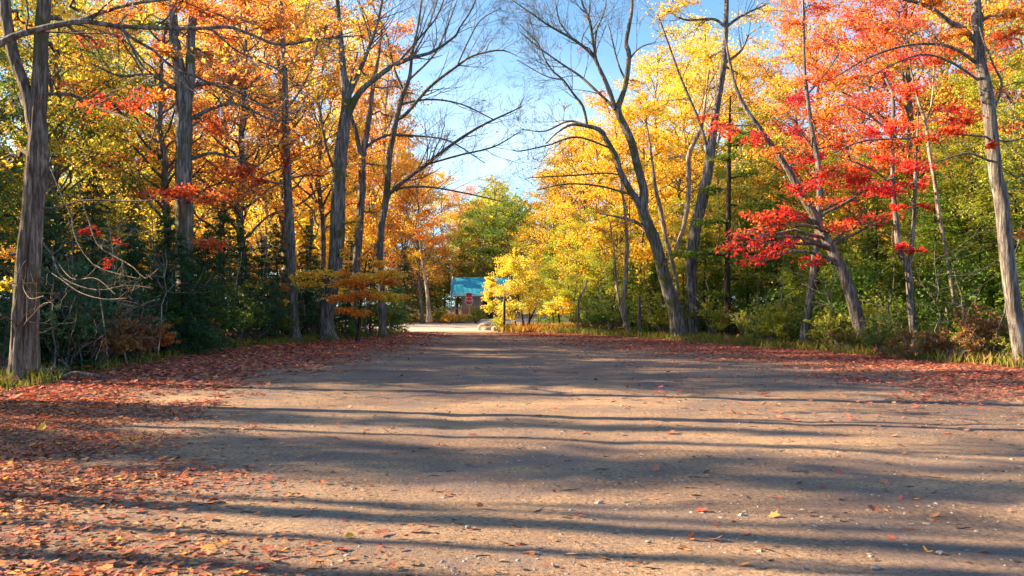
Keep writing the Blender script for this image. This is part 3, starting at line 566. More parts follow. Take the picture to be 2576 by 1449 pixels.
# centre: small yellow shrub trees, white stems, green tree
t = Tree('yellow_shrub_tree', 50.0, 'bright yellow bushy tree with several thin stems behind the black post', 'bark_dark', 'lemon')
t.trunk([(1318, 828, 5), (1312, 790, 5), (1300, 730, 4), (1292, 670, 2)], n=14, sides=7)
for a in ([(1330, 828, 5), (1332, 790, 5), (1330, 720, 3)], [(1300, 828, 4), (1290, 790, 4), (1262, 730, 3)], [(1322, 828, 4), (1345, 780, 4), (1362, 730, 3)]): t.limb(a)
t.sprays([(x+rng.normal(0, 7), y+rng.normal(0, 6), rx*rng.uniform(.8, 1.3), ry*rng.uniform(1.3, 2), 1.7, d+rng.normal(0, .5), 'lemon') for x, y, rx, ry, d, m in ((1225, 715, 14, 8, -.5, 'lemon'), (1228, 780, 16, 10, -.5, 'lemon'), (1300, 720, 40, 16, -1, 'lemon'), (1265, 745, 30, 14, -1, 'lemon'), (1320, 760, 40, 14, -1, 'lemon'), (1295, 640, 10, 8, 0, 'lemon'), (1355, 725, 30, 14, -.5, 'lemon'), (1285, 668, 22, 12, -.5, 'lemon'), (1290, 650, 24, 12, 0, 'lemon'), (1262, 690, 30, 14, 0, 'lemon'), (1310, 690, 34, 14, 0, 'lemon'), (1350, 700, 30, 14, 1, 'lemon'), (1250, 725, 26, 12, 0, 'lemon'), (1290, 735, 40, 14, -.5, 'lemon'), (1340, 745, 40, 14, 0, 'lemon'), (1375, 740, 28, 14, 1, 'lemon'), (1250, 765, 26, 14, 0, 'lemon'), (1290, 775, 36, 12, -.5, 'lemon'), (1335, 775, 34, 10, 0, 'lemon'), (1375, 770, 22, 10, .5, 'lemon'), (1270, 670, 22, 10, 0, 'lemon'), (1330, 665, 24, 12, 1, 'lemon'), (1262, 795, 26, 8, 0, 'lemon'), (1240, 745, 20, 8, -.3, 'lemon'), (1238, 700, 14, 6, 0, 'lemon'))])
t.build(.085)
t = Tree('yellow_shrub_tree', 52.0, 'small golden bush tree right of the large yellow one', 'bark_dark', 'gold')
t.trunk([(1408, 830, 5), (1406, 800, 4), (1404, 770, 3), (1402, 750, 2)], n=12, sides=7); t.limb([(1390, 830, 3), (1392, 800, 3), (1385, 770, 2)])
t.sprays([(x, y, 26, 9, .9, 0, m) for x, y, m in ((1395, 770, 'gold'), (1425, 765, 'gold'), (1410, 785, 'gold'), (1440, 780, 'yellow'), (1380, 785, 'yellow'), (1412, 752, 'gold'))])
t.build(.12)
t = Tree('birch_tree', 66.0, 'thin white leaning trunk left of the hut', 'bark_pale', 'orange')
t.trunk([(1080, 800, 9), (1077, 760, 9), (1073, 720, 8), (1066, 675, 7), (1058, 620, 4), (1050, 540, 2)], n=24, sides=9)
t.sprays([(x, y, 26, 12, .9, 0, 'orange') for x, y in ((1050, 640), (1060, 600), (1035, 580), (1080, 570), (1050, 540), (1100, 600))]); t.build(.16)

# ---------------------------------------------------------------- woods: instances
COLN = {'orange': 'orange-leaved tree', 'gold': 'golden-leaved tree', 'yellow': 'yellow-leaved tree', 'red': 'red-leaved tree', 'scarlet': 'scarlet-leaved tree', 'rust': 'rusty-leaved tree', 'lime': 'yellow-green tree', 'green': 'green leafy tree'}
WOOD = [  # px, Y, top_py, material, proto
 (-60, 26, 60, 'lime', 2), (150, 32, -40, 'green', 0), (290, 38, 20, 'lime', 1), (60, 40, -20, 'green', 3), (380, 46, -60, 'lime', 2), (210, 50, -80, 'lime', 0), (420, 34, -160, 'rust', 3), (540, 44, -80, 'orange', 1),
 (610, 38, -120, 'orange', 0), (660, 52, 0, 'gold', 2), (720, 46, -60, 'gold', 3), (780, 56, -20, 'gold', 0), (830, 48, -60, 'orange', 1), (900, 60, 20, 'gold', 2), (950, 52, 40, 'orange', 4), (590, 60, 60, 'yellow', 4), (480, 58, 40, 'orange', 0), (350, 60, 60, 'gold', 3),
 (100, 60, 60, 'gold', 4), (1010, 64, 330, 'orange', 4), (1060, 70, 400, 'orange', 2), (1100, 106, 430, 'gold', 4), (1150, 110, 470, 'orange', 2), (1010, 58, 380, 'gold', 4), (960, 66, 250, 'orange', 2),
 (1395, 64, 430, 'yellow', 0), (1440, 60, 345, 'yellow', 0), (1455, 60, 300, 'yellow', 2), (1510, 54, 340, 'yellow', 2), (1560, 60, 270, 'yellow', 2), (1400, 78, 400, 'yellow', 0), (1470, 68, 330, 'lime', 0), (1600, 50, 230, 'yellow', 4), (1440, 53, 540, 'lime', 4), (1540, 49, 520, 'lime', 4), (1490, 56, 560, 'green', 4),
 (1650, 60, 120, 'yellow', 0), (1700, 52, 160, 'gold', 1), (1760, 62, 60, 'yellow', 3), (1820, 54, 100, 'gold', 2), (1890, 58, 130, 'yellow', 0), (1940, 50, 230, 'lime', 4), (1880, 46, 330, 'green', 4), (1990, 56, -20, 'orange', 1),
 (2050, 46, 60, 'orange', 0), (2160, 42, -60, 'scarlet', 1), (2290, 38, -160, 'scarlet', 0), (2350, 46, -100, 'scarlet', 3), (2410, 40, 60, 'lime', 4), (2470, 36, -60, 'gold', 1), (2540, 44, -60, 'lime', 2), (2520, 32, 140, 'lime', 4), (2600, 34, 0, 'scarlet', 3),
 (2640, 27, 40, 'lime', 0), (1820, 44, 420, 'lime', 4), (1950, 42, 480, 'green', 4), (2110, 38, 380, 'lime', 4), (2200, 36, 400, 'lime', 4), (2420, 32, 330, 'lime', 4), (2340, 34, 480, 'green', 4), (1680, 48, 500, 'lime', 4), (1480, 52, 620, 'lime', 4), (1360, 62, 580, 'lime', 4)]
PHGT = [15, 16, 14, 17, 12]
for px, Y, top, m, k in WOOD:
    if px < 1100 and 49 < Y < 69: Y = Y+19
    H = EYE+(HY-top)/F*Y; x = (px-CX)/F*Y
    s = H/PHGT[k]; sx = min(max(s, .62), 1.15)
    inst(PT, k, 'maple_tree', x, Y, rng.uniform(0, 6.28), (sx, s), m, 'bark_grey' if rng.uniform() < .7 else 'bark_brown', COLN[m], 'tree', 'broadleaf trees of the autumn wood')
# evergreens
HEM = [(130, 24, 500, 0), (230, 27, 430, 1), (330, 25, 560, 2), (420, 29, 520, 0), (520, 31, 560, 0), (610, 33, 560, 1), (560, 36, 470, 1), (660, 35, 600, 0), (770, 39, 560, 1), (800, 41, 640, 0), (880, 43, 600, 1), (870, 40, 740, 2), (930, 44, 650, 0), (985, 47, 700, 2),
       (-20, 22, 560, 1), (180, 31, 470, 1), (340, 34, 500, 1), (470, 38, 480, 1), (700, 40, 560, 0), (270, 22.5, 700, 2), (30, 20.5, 740, 2), (175, 21, 800, 2), (400, 26, 720, 2), (480, 29, 700, 2), (462, 26, 590, 0), (500, 27, 620, 0), (120, 19.5, 700, 2), (80, 24, 600, 0),
       (1015, 70, 640, 0), (1060, 82, 600, 1), (1120, 104, 620, 1), (1000, 60, 700, 2), (1165, 110, 620, 1), (1500, 62, 640, 2), (1080, 100, 600, 0)]
for px, Y, top, k in HEM:
    H = EYE+(HY-top)/F*Y; s = H/[8.5, 11, 6][k]
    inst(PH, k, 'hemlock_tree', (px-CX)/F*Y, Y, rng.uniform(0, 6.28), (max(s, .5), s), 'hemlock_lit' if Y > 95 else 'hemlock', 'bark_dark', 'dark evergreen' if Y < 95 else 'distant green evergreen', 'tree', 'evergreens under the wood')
HEMR = [(1380, 58, 600, 0), (1440, 56, 640, 0), (1650, 42, 640, 2), (1770, 42, 560, 0), (1800, 43, 620, 2), (1880, 40, 540, 0), (1950, 40, 500, 1), (1990, 35, 640, 2), (2060, 36, 540, 0), (2120, 33, 600, 0), (2200, 32, 480, 1), (2250, 30, 620, 2), (2350, 30, 420, 1), (2400, 31, 560, 0), (2460, 28, 480, 1), (2500, 26, 640, 2), (2560, 27, 400, 1), (2440, 33, 300, 1), (2610, 24, 560, 0), (1540, 48, 640, 0), (1490, 50, 660, 0), (1590, 46, 660, 2), (1720, 46, 600, 0), (1860, 48, 400, 1)]
for px, Y, top, k in HEMR:
    H = EYE+(HY-top)/F*Y; s = H/[8.5, 11, 6][k]
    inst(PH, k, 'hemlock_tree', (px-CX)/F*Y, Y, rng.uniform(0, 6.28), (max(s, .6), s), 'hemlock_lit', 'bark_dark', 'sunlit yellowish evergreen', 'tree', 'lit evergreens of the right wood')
# the round green tree above the hut
e = inst(PT, 2, 'oak_tree', (1250-CX)/F*106, 106, 1.0, (1.35, (EYE+(HY-450)/F*106)/14), 'lime', 'bark_grey', 'round-topped light green tree', 'tree', None)
e['label'] = 'tall green tree above the hut roof, under the patch of sky'
e = inst(PT, 4, 'oak_tree', (1215-CX)/F*103, 103, 2.0, (1.5, 1.05), 'green', 'bark_grey', 'dark green tree', 'tree', None)
e['label'] = 'darker green tree right behind the hut roof'
e = inst(PT, 4, 'oak_tree', (1290-CX)/F*101, 101, 2.6, (1.5, 1.1), 'green', 'bark_grey', 'dark green tree', 'tree', None)
e['label'] = 'deep green tree standing behind the yellow shrub tree'

# trees beyond the left frame, which throw the long shadows over the lot
SA = math.radians(78)                        # sun azimuth: degrees left of straight ahead
SD = np.array([-math.sin(SA), math.cos(SA)])
def caster(Y0, dist): return np.array([0, Y0])+SD*dist
def shadow_tree(Y0, dist, r, H, label, sp, m='gold'):
    x, y = caster(Y0, dist)
    w = Wood(); lv = []
    top = np.array([x+rng.normal(0, .5), y, H]); tr = wander(np.array([x, y, -.2]), top, 12, .004)
    w.tube(tr, r*(1-np.linspace(0, 1, 12)*.6), 10, .05)
    for i in range(sp):
        h = H*(.62+.38*i/max(1, sp)); az = i*2.4; C = np.array([x+math.cos(az)*2*rng.uniform(.5, 1), y+math.sin(az)*1.6, h])
        spray(w, lv, tr[int(h/H*9)], C, (1.1, 1.1, .4), 8, 16, .05)
    e = root('maple_tree', (x, y, 0), label, 'tree', 'trees beyond the left frame')
    b = np.array([x, y, 0]); obj('trunk', w.mesh('trunk', M['bark_grey'], b), e)
    if lv: obj('crown', leaf_mesh('crown', np.concatenate(lv), .12, M[m], b), e)
shadow_tree(6.07, 17, .19, 17, 'thick straight trunk beyond the left frame casting the darkest near stripe', 7)
shadow_tree(6.5, 20, .10, 15, 'slim trunk beyond the left frame behind the thick one', 5)
shadow_tree(5.35, 15, .09, 13, 'slender trunk beyond the left frame nearest the camera', 4)
shadow_tree(4.7, 19, .16, 15, 'sturdy trunk beyond the left frame beside the camera', 6)
shadow_tree(9.9, 16, .10, 14, 'slim trunk beyond the left frame past the evergreens', 5)
for Y0, dist, k, s, m in ((8.1, 24, 1, 1.35, 'hemlock'), (8.9, 29, 1, 1.5, 'hemlock'), (7.9, 36, 1, 1.6, 'hemlock'), (10.9, 24, 0, 1.4, 'hemlock'), (11.1, 31, 1, 1.35, 'hemlock')):
    x, y = caster(Y0, dist)
    inst(PH, k, 'hemlock_tree', x, y, rng.uniform(0, 6), (s*.5, s), m, 'bark_dark', 'narrow dark evergreen', 'tree', 'evergreens beyond the left frame')
for x, y, k, s in ((-18, 21, 1, 1.0), (-19, 23, 1, 1.1), (-21, 28, 1, 1.0), (-24, 33, 1, 1.1), (-26, 38, 1, 1.1), (-17, 26, 0, 1.1), (-28, 44, 1, 1.1), (-23, 22.5, 1, 1.2), (-30, 30, 1, 1.3), (-33, 38, 1, 1.3)):  # unseen evergreens added to shade the left wood and the road
    inst(PH, k, 'hemlock_tree', x, y, rng.uniform(0, 6), (s, s), 'hemlock', 'bark_dark', 'dark evergreen', 'tree', 'evergreens beyond the left frame')
for x, y, k, s, m in ((-15.5, 24, 2, .8, 'green'), (-15.5, 30, 2, .9, 'gold'), (-17, 35, 2, .9, 'lime'), (-19, 41, 2, .95, 'gold'), (-20, 25, 1, 1.0, 'lime'), (-27, 31, 3, 1.0, 'orange'), (-30, 42, 0, 1.1, 'orange'), (-26, 24, 3, 1.0, 'gold')):
    inst(PT, k, 'maple_tree', x, y, rng.uniform(0, 6), (s, s), m, 'bark_grey', COLN[m], 'tree', 'trees beyond the left frame')

# far woods seen as one mass
def far_wood():
    lv = {m: [] for m in ('gold', 'lime', 'orange', 'green')}
    for i in range(210):
        side = -1 if i % 2 else 1
        Y = rng.uniform(84, 130); px = rng.uniform(-250, 1120) if side < 0 else rng.uniform(1330, 2800)
        if 1010 < px < 1480: Y = rng.uniform(108, 135)
        x = (px-CX)/F*Y; H = rng.uniform(9, 14) if 1330 < px < 1650 or 960 < px < 1130 else rng.uniform(15, 21)
        if 960 < px < 1130 or 1330 < px < 1500: H *= .8
        m = list(lv)[rng.choice(4, p=[.35, .2, .3, .15])]; n = 900
        u = rng.normal(0, 1, (n, 3)); u = unit(u)*rng.uniform(.35, 1, (n, 1))**.5
        cl = np.floor(u*3.2)/3.2+.15; u = u*.55+cl*.45
        lv[m].append(np.array([x, Y, H*.55])+u*np.array([4.2, 4.2, H*.47]))
    for i in range(16):
        Y = rng.uniform(114, 126); px = 1165+i*10+rng.uniform(-8, 8); x = (px-CX)/F*Y; top = 500-50*math.exp(-((px-1250)/40)**2); H = EYE+(HY-top)/F*Y
        u = unit(rng.normal(0, 1, (900, 3)))*rng.uniform(.35, 1, (900, 1))**.5; lv['lime' if rng.uniform() < .6 else 'green'].append(np.array([x, Y, H*.5])+u*np.array([2.8, 2.8, H*.5]))
    for m, L in lv.items():
        me = leaf_mesh('far_wood', np.concatenate(L), .55, M[m]); o = obj('far_woods', me)
        tag(o, f'distant {m} part of the autumn wood closing the view behind the trees'.replace('lime', 'yellow-green').replace('gold ', 'golden '), 'woods', kind='stuff')
far_wood()
def undergrowth():
    n = 46; Cs = []
    for i in range(230):
        Y = rng.uniform(24, 66); a, b = (xl(Y), xr(Y)) if Y < 49 else (-13, 9)
        x = a-2.5-rng.uniform(0, 1)**1.3*(Y*.75+4) if i % 2 else b+2.5+rng.uniform(0, 1)**1.3*(Y*.7)
        if i % 2 and 47 < Y: continue
        R = rng.uniform(1, 2.2); H = rng.uniform(1.2, 3.6)
        m = 950; u = unit(rng.normal(0, 1, (m, 3)))*rng.uniform(.4, 1, (m, 1))**.5
        Cs.append(np.array([x, Y, H*.5])+u*np.array([R, R, H*.52]))
    P_ = np.concatenate(Cs); P_ = P_[P_[:, 2] > .02]
    lf = P_[:, 0] < 0
    for sel, m, lab in ((lf, 'hemlock', 'dark brushy undergrowth filling the left wood'), (~lf, 'green', 'green brushy undergrowth filling the right wood')):
        o = obj('undergrowth', leaf_mesh('undergrowth', P_[sel], .14, M[m], up=.3)); tag(o, lab, 'undergrowth', kind='stuff')

# ---------------------------------------------------------------- shrubs and undergrowth
SHR = [(1050, 73, 18, 'green', 2, 'dim green shrub'), (1110, 70, 26, 'lime', 0, 'bright green shrub'), (1196, 70, 26, 'lime', 0, 'bright yellow-green shrub'), (1130, 69, 10, 'yellow', 2, 'low yellow plant'),
       (455, 28.5, 0, 'lime', 1, 'yellow-green bush'), (1255, 49, 0, 'lime', 2, 'low lime-green bush'), (930, 42, 0, 'green', 1, 'dark bush'), (870, 38, 0, 'green', 2, 'low dark bush'), (975, 43, 0, 'green', 1, 'dark bush'),
       (150, 19.5, 0, 'hemlock', 1, 'blue-green bush'), (210, 21.5, 0, 'hemlock', 1, 'blue-green bush'), (300, 23.5, 0, 'hemlock', 1, 'dim bush'), (360, 24.5, 0, 'rust', 0, 'brownish bush'), (420, 26, 0, 'green', 0, 'dim green bush'), (500, 29, 0, 'dead', 0, 'withered bush'), (545, 31, 0, 'green', 1, 'dark leafy bush'), (600, 32.5, 0, 'green', 1, 'dark leafy bush'), (650, 34, 0, 'hemlock', 1, 'blue-green bush'), (690, 35.5, 0, 'green', 1, 'dark bush'), (780, 38, 0, 'hemlock', 1, 'dark bush'), (245, 20.5, 0, 'dead', 0, 'withered brown bush'), (330, 22.8, 0, 'dead', 0, 'withered brown bush'), (440, 26.5, 0, 'lime', 2, 'grassy green bush'), (10, 18.5, 0, 'hemlock', 1, 'dark bush'),
       (2215, 26, 0, 'green', 1, 'pale green leafy bush'), (2190, 28.5, 0, 'lime', 1, 'pale green leafy bush'), (2245, 29, 0, 'lime', 1, 'sunlit green bush'), (2350, 26, 0, 'green', 1, 'green bush'), (2440, 24.5, 0, 'lime', 1, 'sunlit bush'), (2500, 24, 0, 'green', 1, 'green bush'), (2460, 23.5, 0, 'dead', 0, 'withered tan bush'), (2530, 22.6, 0, 'green', 2, 'low green plant'), (2100, 29, 0, 'green', 0, 'low green bush'), (2065, 30, 0, 'lime', 1, 'green bush'), (1960, 32, 0, 'lime', 0, 'yellow-green bush'), (1900, 33.5, 0, 'green', 1, 'green bush'), (1870, 35, 0, 'lime', 0, 'yellow-green bush'), (1790, 37.5, 0, 'lime', 0, 'yellow-green bush'),
       (1670, 40, 0, 'lime', 1, 'sunlit green bush'), (1640, 43, 0, 'lime', 1, 'bright green bush'), (1540, 44, 0, 'green', 1, 'dark green bush'), (1500, 46, 0, 'green', 1, 'dark green bush'), (1470, 48, 0, 'green', 1, 'dark green bush'), (1620, 45, 0, 'green', 1, 'dark green bush'), (1580, 47, 0, 'lime', 1, 'green bush'),
       (2150, 31, 0, 'green', 1, 'dark green bush'), (2290, 28.5, 0, 'green', 1, 'dark green bush'), (2390, 28.5, 0, 'lime', 1, 'green bush'), (1990, 33, 0, 'green', 1, 'dark green bush'), (1740, 40, 0, 'green', 1, 'dark green bush'), (2560, 25, 0, 'lime', 1, 'green bush'), (2300, 23.8, 0, 'dead', 2, 'withered low plant'), (2400, 23, 0, 'dead', 2, 'withered low plant'), (2120, 27.6, 0, 'grass', 2, 'low grassy plant'), (1930, 31.5, 0, 'lime', 2, 'low yellowish plant')]
for px, Y, _, m, k, look in SHR:
    s = rng.uniform(.8, 1.15)*(.58 if px > 1850 and k == 1 else 1)
    inst(PS, k, 'shrub', (px-CX)/F*Y, Y, rng.uniform(0, 6.28), s, m, 'bark_grey', look, 'shrub', 'shrubs along the wood edge', 'foliage')

# ---------------------------------------------------------------- ground
LE = np.array([(-14, -25), (-11, 0), (-9.2, 8), (-8.9, 14), (-9.3, 18), (-9.6, 24), (-9.9, 29), (-9.0, 33), (-7.4, 37), (-6.1, 42), (-6, 48), (-8, 49.5)])
RE = np.array([(16, -25), (15, 0), (14, 10), (12.8, 18), (12.0, 21), (10.9, 24), (9.4, 29.3), (6.9, 36.4), (4.2, 43), (1.6, 47), (-.4, 49), (-1.4, 49.5)])
def xl(Y): return np.interp(Y, LE[:, 1], LE[:, 0])
def xr(Y): return np.interp(Y, RE[:, 1], RE[:, 0])
undergrowth()
def hlot(x, y):
    c = (xl(y)+xr(y))*.5+.6*np.sin(y*.09); rut = sum(np.exp(-((x-c-o_)/.28)**2) for o_ in (-3.6, -1.9, .9, 2.6))
    return .028*(vnoise(x*.2, y*.2, 1)-.5)+.014*(vnoise(x*.7, y*.8, 12)-.5)+.012*(vnoise(x*1.7, y*1.9, 2)-.5)+.014*(vnoise(x*5, y*5, 3)-.5)-.014*rut*(.4+.9*vnoise(x*.4, y*.3, 7))
def grid_mesh(name, X, Yg, Z, mat):
    r, c = X.shape; V = np.stack([X, Yg, Z], -1).reshape(-1, 3); idx = np.arange(r*c).reshape(r, c)
    q = np.stack([idx[:-1, :-1], idx[:-1, 1:], idx[1:, 1:], idx[1:, :-1]], -1).reshape(-1, 4)
    return mesh_from(name, V, q.ravel(), np.full(len(q), 4), [mat])

def gravel_mat(name, litter=True):
    m, nt, N, L = new_mat(name)
    tc = N.new('ShaderNodeTexCoord')
    def noise(s, det=5, r=.6, sc=(1, 1, 1)):
        mp = N.new('ShaderNodeMapping'); mp.inputs['Scale'].default_value = sc; L.new(tc.outputs['Object'], mp.inputs[0])
        n = N.new('ShaderNodeTexNoise'); n.inputs['Scale'].default_value = s; n.inputs['Detail'].default_value = det; n.inputs['Roughness'].default_value = r
        L.new(mp.outputs[0], n.inputs['Vector']); return n
    n1 = noise(.45, 5, .6, (.6, 1.3, 1)); r1 = ramp(N, [(.35, (.18, .12, .095)), (.52, (.31, .205, .135)), (.68, (.47, .30, .175))]); L.new(n1.outputs[0], r1.inputs[0])
    n2 = noise(26, 6, .75); r2 = ramp(N, [(.36, (.22, .19, .19)), (.47, (.88, .88, .88)), (.56, (1.05, 1.05, 1.05)), (.7, (1.9, 1.85, 1.8))]); L.new(n2.outputs[0], r2.inputs[0])
    mu = N.new('ShaderNodeMix'); mu.data_type = 'RGBA'; mu.blend_type = 'MULTIPLY'; mu.inputs[0].default_value = .85
    L.new(r1.outputs[0], mu.inputs[6]); L.new(r2.outputs[0], mu.inputs[7])
    vo = N.new('ShaderNodeTexVoronoi'); vo.inputs['Scale'].default_value = 38; L.new(tc.outputs['Object'], vo.inputs['Vector'])
    r3 = ramp(N, [(0, (1, 1, 1)), (.06, (1, 1, 1)), (.1, (0, 0, 0))]); L.new(vo.outputs['Distance'], r3.inputs[0])
    n4 = noise(.9, 3); mr = N.new('ShaderNodeMapRange'); mr.inputs[1].default_value = .47; mr.inputs[2].default_value = .6; mr.inputs[4].default_value = .6; L.new(n4.outputs[0], mr.inputs[0])
    mm = N.new('ShaderNodeMix'); mm.data_type = 'RGBA'; L.new(mr.outputs[0], mm.inputs[0]); L.new(mu.outputs[2], mm.inputs[6]); mm.inputs[7].default_value = (.16, .125, .12, 1)
    b = N.new('ShaderNodeBump'); b.inputs['Strength'].default_value = .75; b.inputs['Distance'].default_value = .045
    n5 = noise(7, 8, .72); ad = N.new('ShaderNodeMath'); ad.operation = 'ADD'; L.new(n5.outputs[0], ad.inputs[0]); 
    mu2 = N.new('ShaderNodeMath'); mu2.operation = 'MULTIPLY'; mu2.inputs[1].default_value = .5; L.new(n2.outputs[0], mu2.inputs[0]); L.new(mu2.outputs[0], ad.inputs[1])
    L.new(ad.outputs[0], b.inputs['Height'])
    d = N.new('ShaderNodeBsdfPrincipled'); d.inputs['Roughness'].default_value = .9; d.inputs['Specular IOR Level'].default_value = .15
    L.new(mm.outputs[2], d.inputs['Base Color']); L.new(b.outputs[0], d.inputs['Normal'])
    o = N.new('ShaderNodeOutputMaterial'); L.new(d.outputs[0], o.inputs[0]); return m
M['gravel'] = gravel_mat('packed_gravel')
M['paleroad'] = simple_mat('pale_road_gravel', (.44, .38, .34), .9, var=.2, scale=1.5, spec=.1, bump=.5)
M['floor'] = simple_mat('forest_floor', (.10, .055, .03), .95, var=.6, scale=2.2, spec=.1, bump=.8)
gx = np.sinh(np.linspace(-4.2, 4.2, 200))*12; gy = np.concatenate([np.linspace(-60, 0, 20), np.linspace(1, 60, 160), np.linspace(63, 600, 60)])
X, Yg = np.meshgrid(gx, gy)
mask = ((X > xl(Yg)-.4) & (X < xr(Yg)+.4) & (Yg < 49.6)) | ((Yg > 48) & (Yg < 125) & (np.abs(X) < 30))
Z = np.where(mask, -.06, -.02+.25*(vnoise(X*.35, Yg*.35, 5)-.4))
o = obj('ground', grid_mesh('ground', X, Yg, Z, M['floor'])); o['kind'] = 'structure'
yy = np.concatenate([np.linspace(-25, 3, 30), np.linspace(3.1, 20, 260), np.linspace(20.2, 49.5, 160)]); uu = np.linspace(0, 1, 220)
Yl, U = np.meshgrid(yy, uu, indexing='ij'); Xl = xl(Yl)*(1-U)+xr(Yl)*U
o = obj('gravel_lot', grid_mesh('gravel_lot', Xl, Yl, hlot(Xl, Yl), M['gravel'])); o['kind'] = 'structure'
# the crossing road and the gravel beyond it
X2, Y2 = np.meshgrid(np.linspace(-40, 34, 120), np.linspace(49.5, 120, 120))
o = obj('crossing_road', grid_mesh('crossing_road', X2, Y2, .03*(vnoise(X2*.2, Y2*.2, 9)-.5), M['paleroad'])); o['kind'] = 'structure'
# grassy bank before the hut
def mound(name, cx, cy, rx, ry, h, mat):
    a = np.linspace(-1, 1, 40); A, B = np.meshgrid(a, a)
    # square-to-disc map
    U_, V_ = A*np.sqrt(1-B*B/2), B*np.sqrt(1-A*A/2); rr = np.clip(U_**2+V_**2, 0, 1)
    Zm = h*(1-rr)**.7*(.8+.5*vnoise(U_*4+9, V_*3, 4))-.05
    o = obj(name, grid_mesh(name, cx+U_*rx, cy+V_*ry, Zm, mat)); o['kind'] = 'structure'
M['bank'] = simple_mat('bank_soil', (.22, .13, .06), .95, var=.4, scale=3, spec=.1, bump=.6)
mound('grass_bank', -7.6, 78, 5.0, 7, .4, M['bank'])
mound('grass_island', 2.2, 50.5, 3.6, 3.2, .12, M['bank'])

def bare_sapling(px, Y, H):
    x = (px-CX)/F*Y; b = np.array([x, Y, 0.]); w = Wood(); top = b+np.array([rng.normal(0, .12*H), rng.normal(0, .1*H), H])
    st = wander(b-np.array([0, 0, .1]), top, 9, .02); r0 = .012+.004*H; w.tube(st, np.linspace(r0, .006, 9), 6)
    for i in range(int(4+H*2.2)):
        j = rng.integers(2, 8); d = unit(np.array([rng.normal(), rng.normal(), rng.uniform(-.1, .7)])); grow(w, st[j], d, rng.uniform(.5, .3*H+.5), .009, 1, [], nch=3)
    s_ = auto_label('thin bare sapling', x, Y); e = root('bare_sapling', b, s_, 'sapling', 'bare saplings in the understory')
    obj('stem', w.mesh('stem', M['bark_grey' if rng.uniform() < .6 else 'bark_pale'], b), e)
for a in ((140, 18.6, 2.6), (205, 19.8, 3.4), (268, 21, 2.2), (322, 22, 3.8), (395, 24.3, 3), (428, 25.5, 4.5), (515, 29, 4), (575, 31.5, 3.4), (640, 34, 5), (690, 36, 3.6), (785, 38, 3), (900, 40.5, 3.6), (350, 23.2, 1.6), (240, 20.2, 1.5),
          (1900, 33.8, 3.5), (1960, 32.4, 4.6), (2090, 29.3, 3), (2240, 26.2, 4), (2360, 24.8, 3.2), (2460, 23.4, 2.4), (2500, 22.9, 3.6), (1780, 38, 4), (1650, 41, 3.6), (1530, 44.5, 4), (1500, 45, 3), (2210, 27, 2)): bare_sapling(*a)

# ---------------------------------------------------------------- leaf litter (nobody could count it)
def litter_pos(n, side, y0, y1, bias=1.0):
    out = []
    while sum(len(a) for a in out) < n:
        Y = y0+(y1-y0)*rng.uniform(0, 1, n)**bias
        a, b = xl(Y), xr(Y)
        if side == 'L':
            edge = np.interp(Y, [0, 4.9, 7, 9, 14, 25, 35, 42, 50], [-1.2, -1.6, -2.9, -3.8, -5.2, -4.6, -3.6, -3.3, -4.5])
            u = rng.exponential(.22, n); x = edge-(edge-a)*rng.uniform(-.3, 1.05, n)
            keep = rng.uniform(0, 1, n) < np.clip((edge-x)/2.4+.3+(vnoise(x*1.3, Y*1.3, 8)-.5)*.9, 0.03, 1)
        else:
            edge = np.interp(Y, [0, 8, 13.7, 20, 27, 36, 42, 50], [16, 10.2, 7.3, 7.2, 5.2, 2.6, 1.0, -2])
            x = edge+(b-edge)*rng.uniform(-.9, 1.05, n)
            keep = rng.uniform(0, 1, n) < np.clip((x-edge)/4.2+.3+(vnoise(x*.9, Y*.9, 11)-.5)*.9, 0.04, 1)
        out.append(np.stack([x, Y], 1)[keep])
    return np.concatenate(out)[:n]
LOBES = np.array([(0, -.5), (.16, -.32), (.40, -.34), (.34, -.06), (.50, .16), (.26, .26), (.0, .55), (-.26, .26), (-.50, .16), (-.34, -.06), (-.40, -.34), (-.16, -.32)])
OVAL = np.array([(0, -.5), (.15, -.38), (.25, -.2), (.29, 0), (.25, .2), (.14, .4), (0, .55), (-.14, .4), (-.25, .2), (-.29, 0), (-.25, -.2), (-.15, -.38)])
